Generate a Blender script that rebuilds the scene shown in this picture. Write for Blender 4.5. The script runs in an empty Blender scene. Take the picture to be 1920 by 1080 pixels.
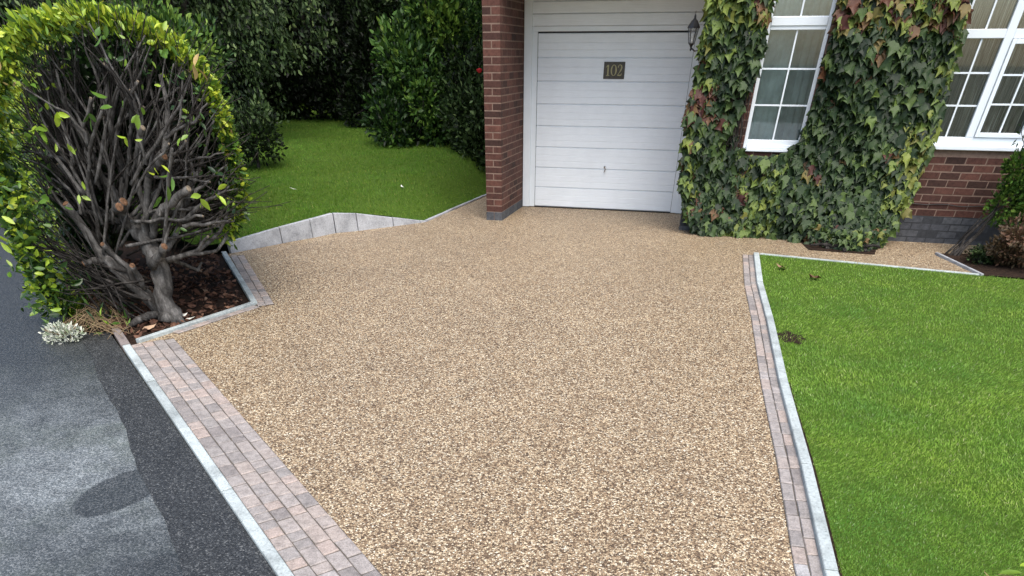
import bpy, math, random
import numpy as np
random.seed(7); rng = np.random.default_rng(7)
R = math.radians
scn = bpy.context.scene
col = scn.collection
# ------------------------------------------------------------------ camera, sky, sun, exposure
F, CY, PITCH, H = 1165.05, 1216.95, 0.763038, 1.76725
cd = bpy.data.cameras.new('camera'); cam = bpy.data.objects.new('camera', cd); col.objects.link(cam)
cam.location = (0, 0, H); cam.rotation_euler = (math.pi/2-PITCH, 0, 0)
cd.sensor_width = 36; cd.lens = 36*F/1920; cd.shift_y = (CY-540)/1920; cd.clip_start = .05; cd.clip_end = 1500
scn.camera = cam
SUN_EL, SUN_AZ = R(60), R(166)          # azimuth measured clockwise from +Y
w = bpy.data.worlds.new("World"); scn.world = w; w.use_nodes = True
nt = w.node_tree; nt.nodes.clear()
sky = nt.nodes.new('ShaderNodeTexSky'); sky.sky_type = 'NISHITA'; sky.sun_disc = False
sky.sun_elevation = SUN_EL; sky.sun_rotation = SUN_AZ; sky.air_density = 1.0; sky.dust_density = 3.0; sky.ozone_density = 1.0
bg = nt.nodes.new('ShaderNodeBackground'); bg.inputs[1].default_value = .13
wo = nt.nodes.new('ShaderNodeOutputWorld')
nt.links.new(sky.outputs[0], bg.inputs[0]); nt.links.new(bg.outputs[0], wo.inputs[0])
sl = bpy.data.lights.new('sun', 'SUN'); sl.energy = 1.5; sl.angle = R(60); sl.color = (1, .95, .88)
so = bpy.data.objects.new('sun', sl); col.objects.link(so)
from mathutils import Vector, Matrix
sd = Vector((math.sin(SUN_AZ)*math.cos(SUN_EL), math.cos(SUN_AZ)*math.cos(SUN_EL), math.sin(SUN_EL)))
so.rotation_euler = sd.to_track_quat('Z', 'Y').to_euler()
so.location = (0, 0, 20)
scn.view_settings.view_transform = 'Standard'; scn.view_settings.look = 'None'
scn.view_settings.exposure = 1.1; scn.view_settings.gamma = 1
scn.cycles.max_bounces = 6; scn.cycles.diffuse_bounces = 3; scn.cycles.transparent_max_bounces = 8
scn.render.resolution_x = 1024; scn.render.resolution_y = 576

# ------------------------------------------------------------------ helpers
TH, HX, HY = -0.263043, 0.37317, 12.14775          # house frame
def hw(x, y, z=0.0):
    c, s = math.cos(TH), math.sin(TH)
    return (HX+x*c-y*s, HY+x*s+y*c, z)
def ray(px, py):
    u = (px-960)/F; v = (CY-py)/F
    return (u, math.cos(PITCH)+v*math.sin(PITCH), v*math.cos(PITCH)-math.sin(PITCH))
def gnd(px, py, z=0.0):
    d = ray(px, py); t = (z-H)/d[2]; return (d[0]*t, d[1]*t)
def at(px, py, Y):
    d = ray(px, py); t = Y/d[1]; return (d[0]*t, Y, H+d[2]*t)

def tag(o, label=None, cat=None, group=None, kind=None):
    if label: o['label'] = label
    if cat: o['category'] = cat
    if group: o['group'] = group
    if kind: o['kind'] = kind
    return o
def empty(name, loc=(0, 0, 0), rz=0, parent=None):
    o = bpy.data.objects.new(name, None); col.objects.link(o); o.location = loc; o.rotation_euler = (0, 0, rz)
    o.empty_display_size = .1
    if parent: o.parent = parent
    return o
class MB:
    def __init__(s): s.v = []; s.f = []; s.t = []
    def add(s, vs, fs, t=0.0):
        n = len(s.v); s.v += [tuple(a) for a in vs]; s.f += [tuple(i+n for i in f) for f in fs]; s.t += [t]*len(vs)
    def box(s, x0, x1, y0, y1, z0, z1, t=0.0, ch=0.0):
        if ch <= 0:
            vs = [(x, y, z) for z in (z0, z1) for y in (y0, y1) for x in (x0, x1)]
            s.add(vs, [(0, 2, 3, 1), (4, 5, 7, 6), (0, 1, 5, 4), (2, 6, 7, 3), (0, 4, 6, 2), (1, 3, 7, 5)], t)
        else:
            c = ch; P = []
            for (X, dx) in ((x0, 1), (x1, -1)):
                for (Y, dy) in ((y0, 1), (y1, -1)):
                    for (Z, dz) in ((z0, 1), (z1, -1)):
                        P += [(X, Y+dy*c, Z+dz*c), (X+dx*c, Y, Z+dz*c), (X+dx*c, Y+dy*c, Z)]
            g = lambda i, j, k, a: (i*4+j*2+k)*3+a
            fs = [(g(0,0,0,0), g(0,0,1,0), g(0,1,1,0), g(0,1,0,0)), (g(1,0,0,0), g(1,1,0,0), g(1,1,1,0), g(1,0,1,0)),
                  (g(0,0,0,1), g(1,0,0,1), g(1,0,1,1), g(0,0,1,1)), (g(0,1,0,1), g(0,1,1,1), g(1,1,1,1), g(1,1,0,1)),
                  (g(0,0,0,2), g(0,1,0,2), g(1,1,0,2), g(1,0,0,2)), (g(0,0,1,2), g(1,0,1,2), g(1,1,1,2), g(0,1,1,2))]
            for j in (0, 1):
                for k in (0, 1):
                    fs.append((g(0,j,k,1), g(1,j,k,1), g(1,j,k,2), g(0,j,k,2)))
                    fs.append((g(j,0,k,0), g(j,1,k,0), g(j,1,k,2), g(j,0,k,2)))
                    fs.append((g(j,k,0,0), g(j,k,1,0), g(j,k,1,1), g(j,k,0,1)))
            for i in (0, 1):
                for j in (0, 1):
                    for k in (0, 1): fs.append((g(i,j,k,0), g(i,j,k,1), g(i,j,k,2)))
            s.add(P, fs, t)
    def tube(s, pts, rad, seg=7, t=0.0, cap=True):
        pts = [Vector(p) for p in pts]; n = len(pts)
        if isinstance(rad, (int, float)): rad = [rad]*n
        d0 = (pts[1]-pts[0]).normalized(); up = Vector((0, 0, 1)) if abs(d0.z) < .9 else Vector((1, 0, 0))
        a = d0.cross(up).normalized(); vs = []; fs = []
        for i, p in enumerate(pts):
            d = (pts[min(i+1, n-1)]-pts[max(i-1, 0)]).normalized()
            a = (a-d*a.dot(d)).normalized(); b = d.cross(a)
            for k in range(seg):
                q = 2*math.pi*k/seg; vs.append(p+(a*math.cos(q)+b*math.sin(q))*rad[i])
        for i in range(n-1):
            for k in range(seg):
                k2 = (k+1) % seg; fs.append((i*seg+k, i*seg+k2, (i+1)*seg+k2, (i+1)*seg+k))
        if cap: fs += [tuple(range(seg))[::-1], tuple((n-1)*seg+k for k in range(seg))]
        s.add(vs, fs, t)
    def prism(s, pts, z0, z1, t=0.0):
        n = len(pts)
        vs = [(p[0], p[1], z0) for p in pts]+[(p[0], p[1], z1) for p in pts]
        s.add(vs, [tuple(range(n))[::-1], tuple(range(n, 2*n))]+[(i, (i+1) % n, (i+1) % n+n, i+n) for i in range(n)], t)
    def build(s, name, mat, parent=None, smooth=False):
        me = bpy.data.meshes.new(name); me.from_pydata(s.v, [], s.f); me.update()
        at_ = me.attributes.new('tint', 'FLOAT', 'POINT'); at_.data.foreach_set('value', np.array(s.t, dtype=np.float32))
        if smooth: me.polygons.foreach_set('use_smooth', [True]*len(me.polygons))
        import bmesh
        bm = bmesh.new(); bm.from_mesh(me); bmesh.ops.recalc_face_normals(bm, faces=bm.faces); bm.to_mesh(me); bm.free()
        me.materials.append(mat)
        o = bpy.data.objects.new(name, me); col.objects.link(o)
        if parent: o.parent = parent
        return o

def scatter(name, tmpl, pos, right, up, size, tint, mat, parent=None, origin=(0, 0, 0)):
    """tmpl=(verts Nx3, faces) ; local x=right, y=up(tip dir), z=normal. One mesh of many leaves."""
    tv = np.array(tmpl[0], dtype=float); tf = tmpl[1]
    pos = np.asarray(pos)-np.array(origin); n = len(pos)
    up = up/np.linalg.norm(up, axis=1, keepdims=True)
    right = right-up*(right*up).sum(1, keepdims=True); right /= np.linalg.norm(right, axis=1, keepdims=True)
    nrm = np.cross(right, up)
    V = pos[:, None, :]+size[:, None, None]*(tv[None, :, 0:1]*right[:, None, :]+tv[None, :, 1:2]*up[:, None, :]+tv[None, :, 2:3]*nrm[:, None, :])
    k = len(tv); V = V.reshape(-1, 3)
    lens = np.array([len(f) for f in tf]); flat = np.concatenate([np.array(f) for f in tf])
    loops = (flat[None, :]+(np.arange(n)*k)[:, None]).ravel()
    tot = np.tile(lens, n); start = np.concatenate([[0], np.cumsum(tot)[:-1]])
    me = bpy.data.meshes.new(name)
    me.vertices.add(len(V)); me.vertices.foreach_set('co', V.astype(np.float32).ravel())
    me.loops.add(len(loops)); me.loops.foreach_set('vertex_index', loops.astype(np.int32))
    me.polygons.add(len(tot)); me.polygons.foreach_set('loop_start', start.astype(np.int32)); me.polygons.foreach_set('loop_total', tot.astype(np.int32))
    me.update(calc_edges=True)
    a = me.attributes.new('tint', 'FLOAT', 'POINT'); a.data.foreach_set('value', np.repeat(np.asarray(tint, dtype=np.float32), k))
    b = me.attributes.new('along', 'FLOAT', 'POINT'); b.data.foreach_set('value', np.tile(tv[:, 1].astype(np.float32), n))
    me.materials.append(mat)
    o = bpy.data.objects.new(name, me); col.objects.link(o)
    if parent: o.parent = parent
    return o
def merge_np(o1): pass

LAUREL = ([(0, 0, 0), (-.17, .25, .05), (0, .27, -.01), (.17, .25, .05), (-.21, .55, .05), (0, .57, -.02), (.21, .55, .05), (-.12, .82, .01), (0, .82, -.05), (.12, .82, .01), (0, 1.0, -.1)],
          [(0, 2, 1), (0, 3, 2), (1, 2, 5, 4), (2, 3, 6, 5), (4, 5, 8, 7), (5, 6, 9, 8), (7, 8, 10), (8, 9, 10)])
OVAL = ([(0, 0, 0), (-.24, .4, .06), (0, .45, -.02), (.24, .4, .06), (-.15, .78, .0), (.15, .78, 0), (0, 1, -.1)],
        [(0, 2, 1), (0, 3, 2), (1, 2, 4), (2, 3, 5), (2, 6, 4), (2, 5, 6)])
SLIM = ([(0, 0, 0), (-.13, .45, .04), (0, .5, -.02), (.13, .45, .04), (0, 1, -.1)], [(0, 2, 1), (0, 3, 2), (1, 2, 4), (2, 3, 4)])
# three-lobed creeper leaf
_iv = [(0, 0, 0), (0, .48, -.07), (-.2, -.08, .03), (-.44, .10, .0), (-.56, .50, -.14), (-.38, .46, .03), (-.33, .60, .04), (-.20, .76, .0), (0, 1.04, -.24), (.20, .76, 0), (.33, .60, .04), (.38, .46, .03), (.56, .50, -.14), (.44, .10, .0), (.2, -.08, .03)]
_iv2 = [(x*.85+.05*math.sin(y*5), y*.95, z*1.9-.12*abs(x)) for x, y, z in _iv]
IVY = (_iv, [(1, i, i+1) for i in range(2, 14)]+[(0, 1, 14), (0, 2, 1)])
IVY = (_iv, [(i, 1, i+1) for i in range(2, 14)]+[(0, 14, 1)]+[(0, 1, 2)])
IVY2 = (_iv2, IVY[1])
BLADE = ([(-.08, 0, 0), (.08, 0, 0), (.06, .55, .06), (-.06, .55, .06), (.0, 1, .22)], [(0, 1, 2, 3), (3, 2, 4)])

# ------------------------------------------------------------------ materials
def mat(name, rough=.6, spec=.5, base=(.5, .5, .5), metallic=0):
    m = bpy.data.materials.new(name); m.use_nodes = True
    p = m.node_tree.nodes['Principled BSDF']
    p.inputs['Base Color'].default_value = (*base, 1); p.inputs['Roughness'].default_value = rough
    p.inputs['Specular IOR Level'].default_value = spec; p.inputs['Metallic'].default_value = metallic
    return m
class N:
    def __init__(s, m): s.m = m; s.t = m.node_tree; s.p = s.t.nodes['Principled BSDF']
    def n(s, typ, **kw):
        x = s.t.nodes.new(typ)
        for k, v in kw.items():
            if hasattr(x, k): setattr(x, k, v)
            else: x.inputs[k].default_value = v
        return x
    def l(s, a, b): s.t.links.new(a, b)
    def coord(s): return s.n('ShaderNodeTexCoord').outputs['Object']
    def noise(s, scale, detail=4, rough=.6, vec=None):
        x = s.n('ShaderNodeTexNoise'); x.inputs['Scale'].default_value = scale; x.inputs['Detail'].default_value = detail; x.inputs['Roughness'].default_value = rough
        s.l(vec if vec is not None else s.coord(), x.inputs['Vector']); return x.outputs['Fac']
    def ramp(s, fac, stops, interp='LINEAR'):
        x = s.n('ShaderNodeValToRGB'); cr = x.color_ramp; cr.interpolation = interp
        while len(cr.elements) < len(stops): cr.elements.new(.5)
        for e, (p_, c) in zip(cr.elements, stops):
            e.position = p_; e.color = (*c, 1) if not isinstance(c, (int, float)) else (c, c, c, 1)
        s.l(fac, x.inputs[0]); return x.outputs[0]
    def mix(s, fac, a, b, mode='MIX'):
        x = s.n('ShaderNodeMix'); x.data_type = 'RGBA'; x.blend_type = mode
        for v, i in ((fac, 0), (a, 6), (b, 7)):
            if hasattr(v, 'is_linked') or hasattr(v, 'links'): s.l(v, x.inputs[i])
            elif isinstance(v, (int, float)): x.inputs[i].default_value = v if i == 0 else (v, v, v, 1)
            else: x.inputs[i].default_value = (*v, 1)
        return x.outputs[2]
    def math(s, op, a, b=0.0):
        x = s.n('ShaderNodeMath'); x.operation = op
        for v, i in ((a, 0), (b, 1)):
            if isinstance(v, (int, float)): x.inputs[i].default_value = v
            else: s.l(v, x.inputs[i])
        return x.outputs[0]
    def attr(s, name='tint'):
        x = s.n('ShaderNodeAttribute'); x.attribute_name = name; return x.outputs['Fac']
    def bump(s, h, strength=.5, dist=.01):
        x = s.n('ShaderNodeBump'); x.inputs['Strength'].default_value = strength; x.inputs['Distance'].default_value = dist
        s.l(h, x.inputs['Height']); s.l(x.outputs[0], s.p.inputs['Normal']); return x
    def base(s, c): s.l(c, s.p.inputs['Base Color'])

def leaf_mat(name, stops, rough=.42, trans=.25, spec=.4, noise_amt=.25):
    m = mat(name, rough, spec); n = N(m)
    c = n.ramp(n.attr(), stops)
    ns = n.noise(14, 3)
    c2 = n.mix(1.0, c, n.ramp(ns, [(.3, 1-noise_amt), (.7, 1+0*noise_amt)]), 'MULTIPLY')
    n.base(c2)
    if trans > 0:
        tr = n.n('ShaderNodeBsdfTranslucent'); n.l(c2, tr.inputs[0])
        mx = n.n('ShaderNodeMixShader'); mx.inputs[0].default_value = trans
        out = n.t.nodes['Material Output']
        n.l(n.p.outputs[0], mx.inputs[1]); n.l(tr.outputs[0], mx.inputs[2]); n.l(mx.outputs[0], out.inputs[0])
    return m

def m_aggregate():
    m = mat('resin_aggregate', .55, .35); n = N(m); co = n.coord()
    v = n.n('ShaderNodeTexVoronoi'); v.inputs['Scale'].default_value = 108; n.l(co, v.inputs['Vector'])
    sep = n.n('ShaderNodeSeparateColor'); n.l(v.outputs['Color'], sep.inputs[0])
    c = n.ramp(sep.outputs[0], [(0, (.075, .048, .027)), (.22, (.185, .122, .070)), (.42, (.335, .232, .135)), (.66, (.51, .375, .228)), (.86, (.75, .615, .40)), (1, (.88, .80, .62))])
    c = n.mix(n.math('MULTIPLY', sep.outputs[2], .14), c, (.26, .21, .17))
    v2 = n.n('ShaderNodeTexVoronoi'); v2.feature = 'DISTANCE_TO_EDGE'; v2.inputs['Scale'].default_value = 108; n.l(co, v2.inputs['Vector'])
    e = n.ramp(v2.outputs['Distance'], [(0, .30), (.09, .74), (.22, 1.0)])
    c = n.mix(1, c, e, 'MULTIPLY')
    big = n.mix(1, n.ramp(n.noise(.9, 5, .6), [(.32, (.93, .925, .92)), (.66, (1.04, 1.035, 1.02))]), n.ramp(n.noise(5, 4, .6), [(.3, .92), (.7, 1.06)]), 'MULTIPLY')
    c = n.mix(1, c, big, 'MULTIPLY')
    n.base(c)
    h = n.math('SUBTRACT', 1.0, v.outputs['Distance'])
    n.bump(h, .75, .005)
    return m
def m_asphalt(new):
    m = mat('asphalt_new' if new else 'asphalt_old', .55, .5); n = N(m); co = n.coord()
    v = n.n('ShaderNodeTexVoronoi'); v.inputs['Scale'].default_value = 130; n.l(co, v.inputs['Vector'])
    sep = n.n('ShaderNodeSeparateColor'); n.l(v.outputs['Color'], sep.inputs[0])
    if new:
        c = n.ramp(sep.outputs[0], [(0, (.010, .011, .011)), (.55, (.026, .028, .029)), (.9, (.06, .064, .064)), (1, (.14, .145, .14))])
        c = n.mix(1, c, n.ramp(n.noise(2.0, 3), [(.3, .8), (.7, 1.15)]), 'MULTIPLY')
        n.base(c); n.p.inputs['Roughness'].default_value = .6
    else:
        dark = n.ramp(sep.outputs[0], [(0, (.014, .017, .018)), (.6, (.030, .034, .035)), (1, (.085, .09, .09))])
        lite = n.ramp(sep.outputs[0], [(0, (.09, .105, .11)), (.5, (.19, .215, .22)), (1, (.40, .43, .43))])
        gx = n.n('ShaderNodeSeparateXYZ'); n.l(co, gx.inputs[0])
        # bleached patch with wet sheen painted into its pale colour around (-2.6,3.1), fading toward the hedge; wet stains with their own outline
        d = n.n('ShaderNodeMapping'); d.inputs['Location'].default_value = (2.55, -3.45, 0); d.vector_type = 'POINT'; n.l(co, d.inputs['Vector'])
        d2 = n.n('ShaderNodeMapping'); d2.inputs['Scale'].default_value = (.75, .95, 1); n.l(d.outputs[0], d2.inputs['Vector'])
        ln = n.n('ShaderNodeVectorMath'); ln.operation = 'LENGTH'; n.l(d2.outputs[0], ln.inputs[0])
        wob = n.math('MULTIPLY', n.noise(2.2, 5, .65), 1.5)
        f = n.ramp(n.math('ADD', ln.outputs['Value'], wob), [(.0, 1), (.62, 1), (.95, .55), (1.0, .18)])
        s = n.math('MULTIPLY', n.math('ADD', ln.outputs['Value'], wob), .55)
        blob = n.ramp(s, [(.38, 1.0), (.86, .42)])
        yy = n.math('ADD', n.math('MULTIPLY', gx.outputs[1], .1), n.math('MULTIPLY', n.noise(1.7, 5, .6), .16))
        f = n.mix(1, blob, n.ramp(yy, [(.50, 1), (.60, .04)]), 'MULTIPLY')
        f = n.mix(1, f, n.ramp(n.noise(1.6, 6, .7), [(.36, .55), (.58, 1)]), 'MULTIPLY')
        # dark oval stain
        e1 = n.n('ShaderNodeMapping'); a, b = (-2.22, 3.17); e1.inputs['Location'].default_value = (-a, -b, 0); n.l(co, e1.inputs['Vector'])
        e2 = n.n('ShaderNodeMapping'); e2.inputs['Rotation'].default_value = (0, 0, R(-68)); n.l(e1.outputs[0], e2.inputs['Vector'])
        e3 = n.n('ShaderNodeMapping'); e3.inputs['Scale'].default_value = (3.7, 5.6, 0); n.l(e2.outputs[0], e3.inputs['Vector'])
        l2 = n.n('ShaderNodeVectorMath'); l2.operation = 'LENGTH'; n.l(e3.outputs[0], l2.inputs[0])
        st = n.ramp(n.math('ADD', l2.outputs['Value'], n.math('MULTIPLY', n.noise(6, 3), .25)), [(.98, .22), (1.0, 1)])
        st = n.ramp(n.math('MULTIPLY', n.math('ADD', l2.outputs['Value'], n.math('MULTIPLY', n.noise(6, 3), .25)), .5), [(.56, .12), (.62, 1)])
        f = n.mix(1, f, st, 'MULTIPLY')
        w1_ = n.n('ShaderNodeMapping'); w1_.inputs['Location'].default_value = (1.62, -2.25, 0); n.l(co, w1_.inputs['Vector'])
        w2_ = n.n('ShaderNodeVectorMath'); w2_.operation = 'LENGTH'; n.l(w1_.outputs[0], w2_.inputs[0])
        f = n.mix(1, f, n.ramp(n.math('ADD', w2_.outputs['Value'], n.math('MULTIPLY', n.noise(3.5, 5, .65), .8)), [(.6, .08), (1.0, 1)]), 'MULTIPLY')
        f = n.mix(1, f, n.ramp(n.noise(5.5, 6, .75), [(.36, .5), (.52, 1)]), 'MULTIPLY')
        moss = n.ramp(n.noise(1.3, 4), [(.45, 0), (.65, 1)])
        lite = n.mix(n.math('MULTIPLY', moss, .55), lite, (.085, .11, .06))
        n.base(n.mix(f, dark, lite))
        n.l(n.ramp(f, [(0, .5), (1, .68)]), n.p.inputs['Roughness'])
    n.bump(n.math('SUBTRACT', 1.0, v.outputs['Distance']), .7, .004)
    return m
def m_granite(name, base=(.50, .53, .52), dirt=.5):
    m = mat(name, .7, .3); n = N(m)
    c = n.ramp(n.noise(70, 6, .75), [(.32, tuple(b*.45 for b in base)), (.45, tuple(b*.85 for b in base)), (.6, base), (.75, tuple(min(1, b*1.25) for b in base))])
    c = n.mix(1, c, n.ramp(n.noise(4, 6, .7), [(.35, 1-dirt), (.55, 1.0)]), 'MULTIPLY')
    c = n.mix(1, c, n.ramp(n.attr(), [(0, .88), (1, 1.1)]), 'MULTIPLY')
    n.base(c); n.bump(n.noise(90, 5), .4, .004)
    return m
def m_paver():
    m = mat('block_paver', .75, .25); n = N(m)
    c = n.ramp(n.attr(), [(0, (.25, .225, .21)), (.25, (.31, .285, .265)), (.5, (.36, .325, .30)), (.75, (.39, .335, .295)), (.97, (.41, .335, .29)), (1, (.40, .39, .38))])
    c = n.mix(1, c, n.ramp(n.noise(22, 6, .75), [(.3, .6), (.5, .95), (.72, 1.2)]), 'MULTIPLY')
    c = n.mix(1, c, n.ramp(n.noise(130, 3, .7), [(.35, .72), (.6, 1.1)]), 'MULTIPLY')
    n.base(c); n.bump(n.noise(60, 6, .7), .6, .006)
    return m
def m_brick(name='brick', blue=False):
    m = mat(name, .8, .25); n = N(m)
    if blue: c = n.ramp(n.attr(), [(0, (.062, .066, .075)), (.5, (.075, .08, .088)), (1, (.092, .097, .104))])
    else: c = n.ramp(n.attr(), [(0, (.038, .020, .016)), (.12, (.058, .027, .021)), (.6, (.084, .037, .028)), (1, (.112, .049, .036))])
    c = n.mix(1, c, n.ramp(n.noise(26, 5, .7), [(.3, .6), (.5, 1.0), (.75, 1.35)]), 'MULTIPLY')
    n.base(c); n.bump(n.noise(120, 6, .8), .8, .004)
    return m
def m_simple(name, c, rough=.6, spec=.4, amt=.15, scale=12, metallic=0, bump=0):
    m = mat(name, rough, spec, c, metallic); n = N(m)
    n.base(n.mix(1, c, n.ramp(n.noise(scale, 5, .65), [(.3, 1-amt), (.7, 1+amt*.4)]), 'MULTIPLY'))
    if bump: n.bump(n.noise(scale*4, 5, .7), bump, .004)
    return m
def m_door():
    m = mat('white_door', .42, .45, (.72, .75, .78)); n = N(m); co = n.coord()
    mp = n.n('ShaderNodeMapping'); mp.inputs['Scale'].default_value = (3, 3, 90); n.l(co, mp.inputs['Vector'])
    g = n.noise(1.6, 6, .7, mp.outputs[0])
    c = n.mix(1, (.78, .84, .885), n.ramp(g, [(.35, .93), (.65, 1.02)]), 'MULTIPLY')
    c = n.mix(1, c, n.ramp(n.noise(1.5, 5, .7), [(.3, .93), (.6, 1)]), 'MULTIPLY')
    n.base(c); n.bump(g, .25, .003)
    return m
def m_bark(name, stops, scale=14):
    m = mat(name, .85, .2); n = N(m); co = n.coord()
    mp = n.n('ShaderNodeMapping'); mp.inputs['Scale'].default_value = (1, 1, .45); n.l(co, mp.inputs['Vector'])
    g = n.noise(scale, 7, .75, mp.outputs[0])
    n.base(n.ramp(g, stops)); n.bump(n.noise(scale*2.5, 6, .7, mp.outputs[0]), .9, .012)
    return m
def m_soil():
    m = mat('soil', .95, .15); n = N(m)
    c = n.ramp(n.noise(30, 8, .75), [(.3, (.008, .005, .004)), (.5, (.030, .018, .012)), (.66, (.06, .036, .022)), (.8, (.11, .07, .045))])
    n.base(c); n.bump(n.noise(22, 8, .75), 1, .03); return m
def m_lawn(name, dk, lt):
    m = mat(name, .9, .1); n = N(m)
    c = n.ramp(n.noise(60, 6, .7), [(.3, dk), (.7, lt)])
    n.base(c); n.bump(n.noise(80, 5), .8, .015); return m
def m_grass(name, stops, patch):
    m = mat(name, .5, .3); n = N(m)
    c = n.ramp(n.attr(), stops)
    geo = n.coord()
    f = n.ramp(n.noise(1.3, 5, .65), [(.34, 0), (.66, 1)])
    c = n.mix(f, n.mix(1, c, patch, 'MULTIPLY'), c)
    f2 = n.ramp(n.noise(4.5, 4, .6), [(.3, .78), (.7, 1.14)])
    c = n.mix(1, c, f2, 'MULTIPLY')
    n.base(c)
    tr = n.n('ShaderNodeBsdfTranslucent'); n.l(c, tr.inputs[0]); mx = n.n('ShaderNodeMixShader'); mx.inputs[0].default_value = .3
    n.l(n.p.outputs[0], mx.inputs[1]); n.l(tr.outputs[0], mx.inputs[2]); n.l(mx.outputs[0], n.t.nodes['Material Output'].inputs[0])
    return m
def m_curtain():
    m = mat('striped_curtain', .9, .1); n = N(m)
    mp = n.n('ShaderNodeMapping'); mp.inputs['Scale'].default_value = (1, .0, .03); n.l(n.coord(), mp.inputs['Vector'])
    n.base(n.ramp(n.noise(26, 3, .7, mp.outputs[0]), [(.34, (.20, .155, .12)), (.45, (.62, .55, .46)), (.53, (.34, .29, .24)), (.64, (.88, .82, .72))])); return m
def m_glass():
    m = mat('window_glass', .03, .5, (.02, .025, .025)); n = N(m)
    n.t.nodes.remove(n.p)
    gl = n.n('ShaderNodeBsdfGlossy'); gl.inputs['Roughness'].default_value = .02; gl.inputs['Color'].default_value = (.9, .97, .95, 1)
    tr = n.n('ShaderNodeBsdfTransparent'); tr.inputs['Color'].default_value = (.94, .955, .95, 1)
    fr = n.n('ShaderNodeFresnel'); fr.inputs['IOR'].default_value = 2.0
    mx = n.n('ShaderNodeMixShader'); n.l(fr.outputs[0], mx.inputs[0]); n.l(tr.outputs[0], mx.inputs[1]); n.l(gl.outputs[0], mx.inputs[2])
    n.l(mx.outputs[0], n.t.nodes['Material Output'].inputs[0]); return m

M = dict(
 agg=m_aggregate(), road=m_asphalt(False), strip=m_asphalt(True),
 kerb=m_granite('pale_kerb', (.49, .545, .53), .32), wallstone=m_granite('concrete_edging', (.48, .50, .525), .38), kerbold=m_granite('old_kerb', (.30, .26, .24), .4),
 paver=m_paver(), joint=m_simple('joint_sand', (.13, .115, .095), .95, .1, .4, 40),
 brick=m_brick(), blue=m_brick('blue_brick', True), mortar=m_simple('mortar', (.22, .155, .122), .95, .1, .3, 30), mortarg=m_simple('grey_mortar', (.05, .053, .058), .95, .1, .3, 30),
 door=m_door(), upvc=m_simple('white_upvc', (.74, .80, .84), .32, .5, .06, 3), seal=m_simple('black_seal', (.012, .013, .015), .7), glass=m_glass(),
 curtain=m_curtain(), sheer=m_simple('sheer_curtain', (.72, .84, .82), .9, .1, .3, 5), room=m_simple('dark_room', (.12, .12, .11), .9),
 black=m_simple('black_iron', (.012, .013, .015), .38, .5, .3, 20), lampglass=mat('lamp_glass', .08, .5, (.35, .37, .38)), bulb=m_simple('bulb', (.75, .73, .66), .3),
 plaque=m_simple('bronze_plaque', (.055, .048, .035), .45, .5, .5, 20), gold=m_simple('dull_gold', (.32, .29, .15), .4, .5, .3, 40, .5), chrome=mat('chrome', .2, .5, (.6, .6, .6), 1),
 bark=m_bark('grey_bark', [(.30, (.012, .011, .010)), (.44, (.045, .042, .038)), (.56, (.11, .105, .097)), (.72, (.26, .25, .235))]),
 twig=m_bark('brown_twig', [(.3, (.007, .006, .005)), (.50, (.026, .023, .020)), (.68, (.095, .086, .077))]), cut=m_simple('cut_wood', (.17, .095, .055), .9, .1, .8, 60), cutpale=m_simple('pale_cut_wood', (.26, .21, .15), .9, .1, .7, 60),
 soil=m_soil(), lawn=m_lawn('lawn_soil', (.035, .07, .010), (.09, .15, .02)), earth=m_simple('earth', (.05, .055, .035), .95, .1, .4, 2),
 grass=m_grass('grass_blades', [(0, (.095, .175, .018)), (.35, (.225, .39, .042)), (.7, (.37, .53, .08)), (.93, (.53, .64, .17)), (1, (.64, .62, .30))], (.56, .76, .85)),
 grassd=m_grass('shaded_lawn_blades', [(0, (.032, .10, .007)), (.5, (.082, .225, .014)), (.9, (.15, .32, .026)), (1, (.26, .33, .08))], (1.2, .80, .8)),  # darker copy of the grass, the left lawn's shade put into its colours
 ivy=leaf_mat('creeper_leaf', [(0, (.009, .020, .009)), (.25, (.028, .056, .018)), (.45, (.066, .112, .030)), (.62, (.14, .205, .042)), (.74, (.20, .245, .045)), (.85, (.17, .105, .04)), (.94, (.11, .042, .028)), (1, (.06, .02, .016))], .5, .14, .3),
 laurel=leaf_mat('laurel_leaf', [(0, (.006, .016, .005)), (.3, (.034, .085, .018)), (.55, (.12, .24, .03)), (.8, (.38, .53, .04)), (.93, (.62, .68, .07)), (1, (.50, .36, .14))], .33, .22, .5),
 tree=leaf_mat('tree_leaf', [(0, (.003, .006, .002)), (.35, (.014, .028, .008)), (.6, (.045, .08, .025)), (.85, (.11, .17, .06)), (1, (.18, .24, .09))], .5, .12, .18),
 shrub=leaf_mat('shrub_leaf', [(0, (.006, .016, .005)), (.4, (.028, .070, .014)), (.7, (.085, .18, .03)), (1, (.22, .34, .055))], .45, .18, .25),
 russet=leaf_mat('russet_leaf', [(0, (.045, .035, .02)), (.4, (.10, .07, .035)), (.7, (.17, .09, .055)), (1, (.30, .17, .11))], .5, .15, .3),
 litter=leaf_mat('dead_leaf', [(0, (.045, .022, .014)), (.5, (.14, .07, .045)), (.85, (.28, .15, .09)), (1, (.50, .34, .22))], .7, .05, .2),
 white=leaf_mat('white_petal', [(0, (.25, .33, .18)), (.3, (.55, .60, .45)), (1, (.80, .80, .72))], .6, .1, .2), dry=m_simple('dry_stem', (.26, .19, .11), .9, .1, .4, 20),
 red=m_simple('red_petal', (.62, .035, .05), .5, .3, .2, 30), cable=m_simple('black_cable', (.015, .012, .012), .6), scrap=m_simple('white_plastic', (.7, .73, .75), .35),
 roof=m_simple('roof_tile', (.10, .05, .04), .8, .2, .3, 6),
)

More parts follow.
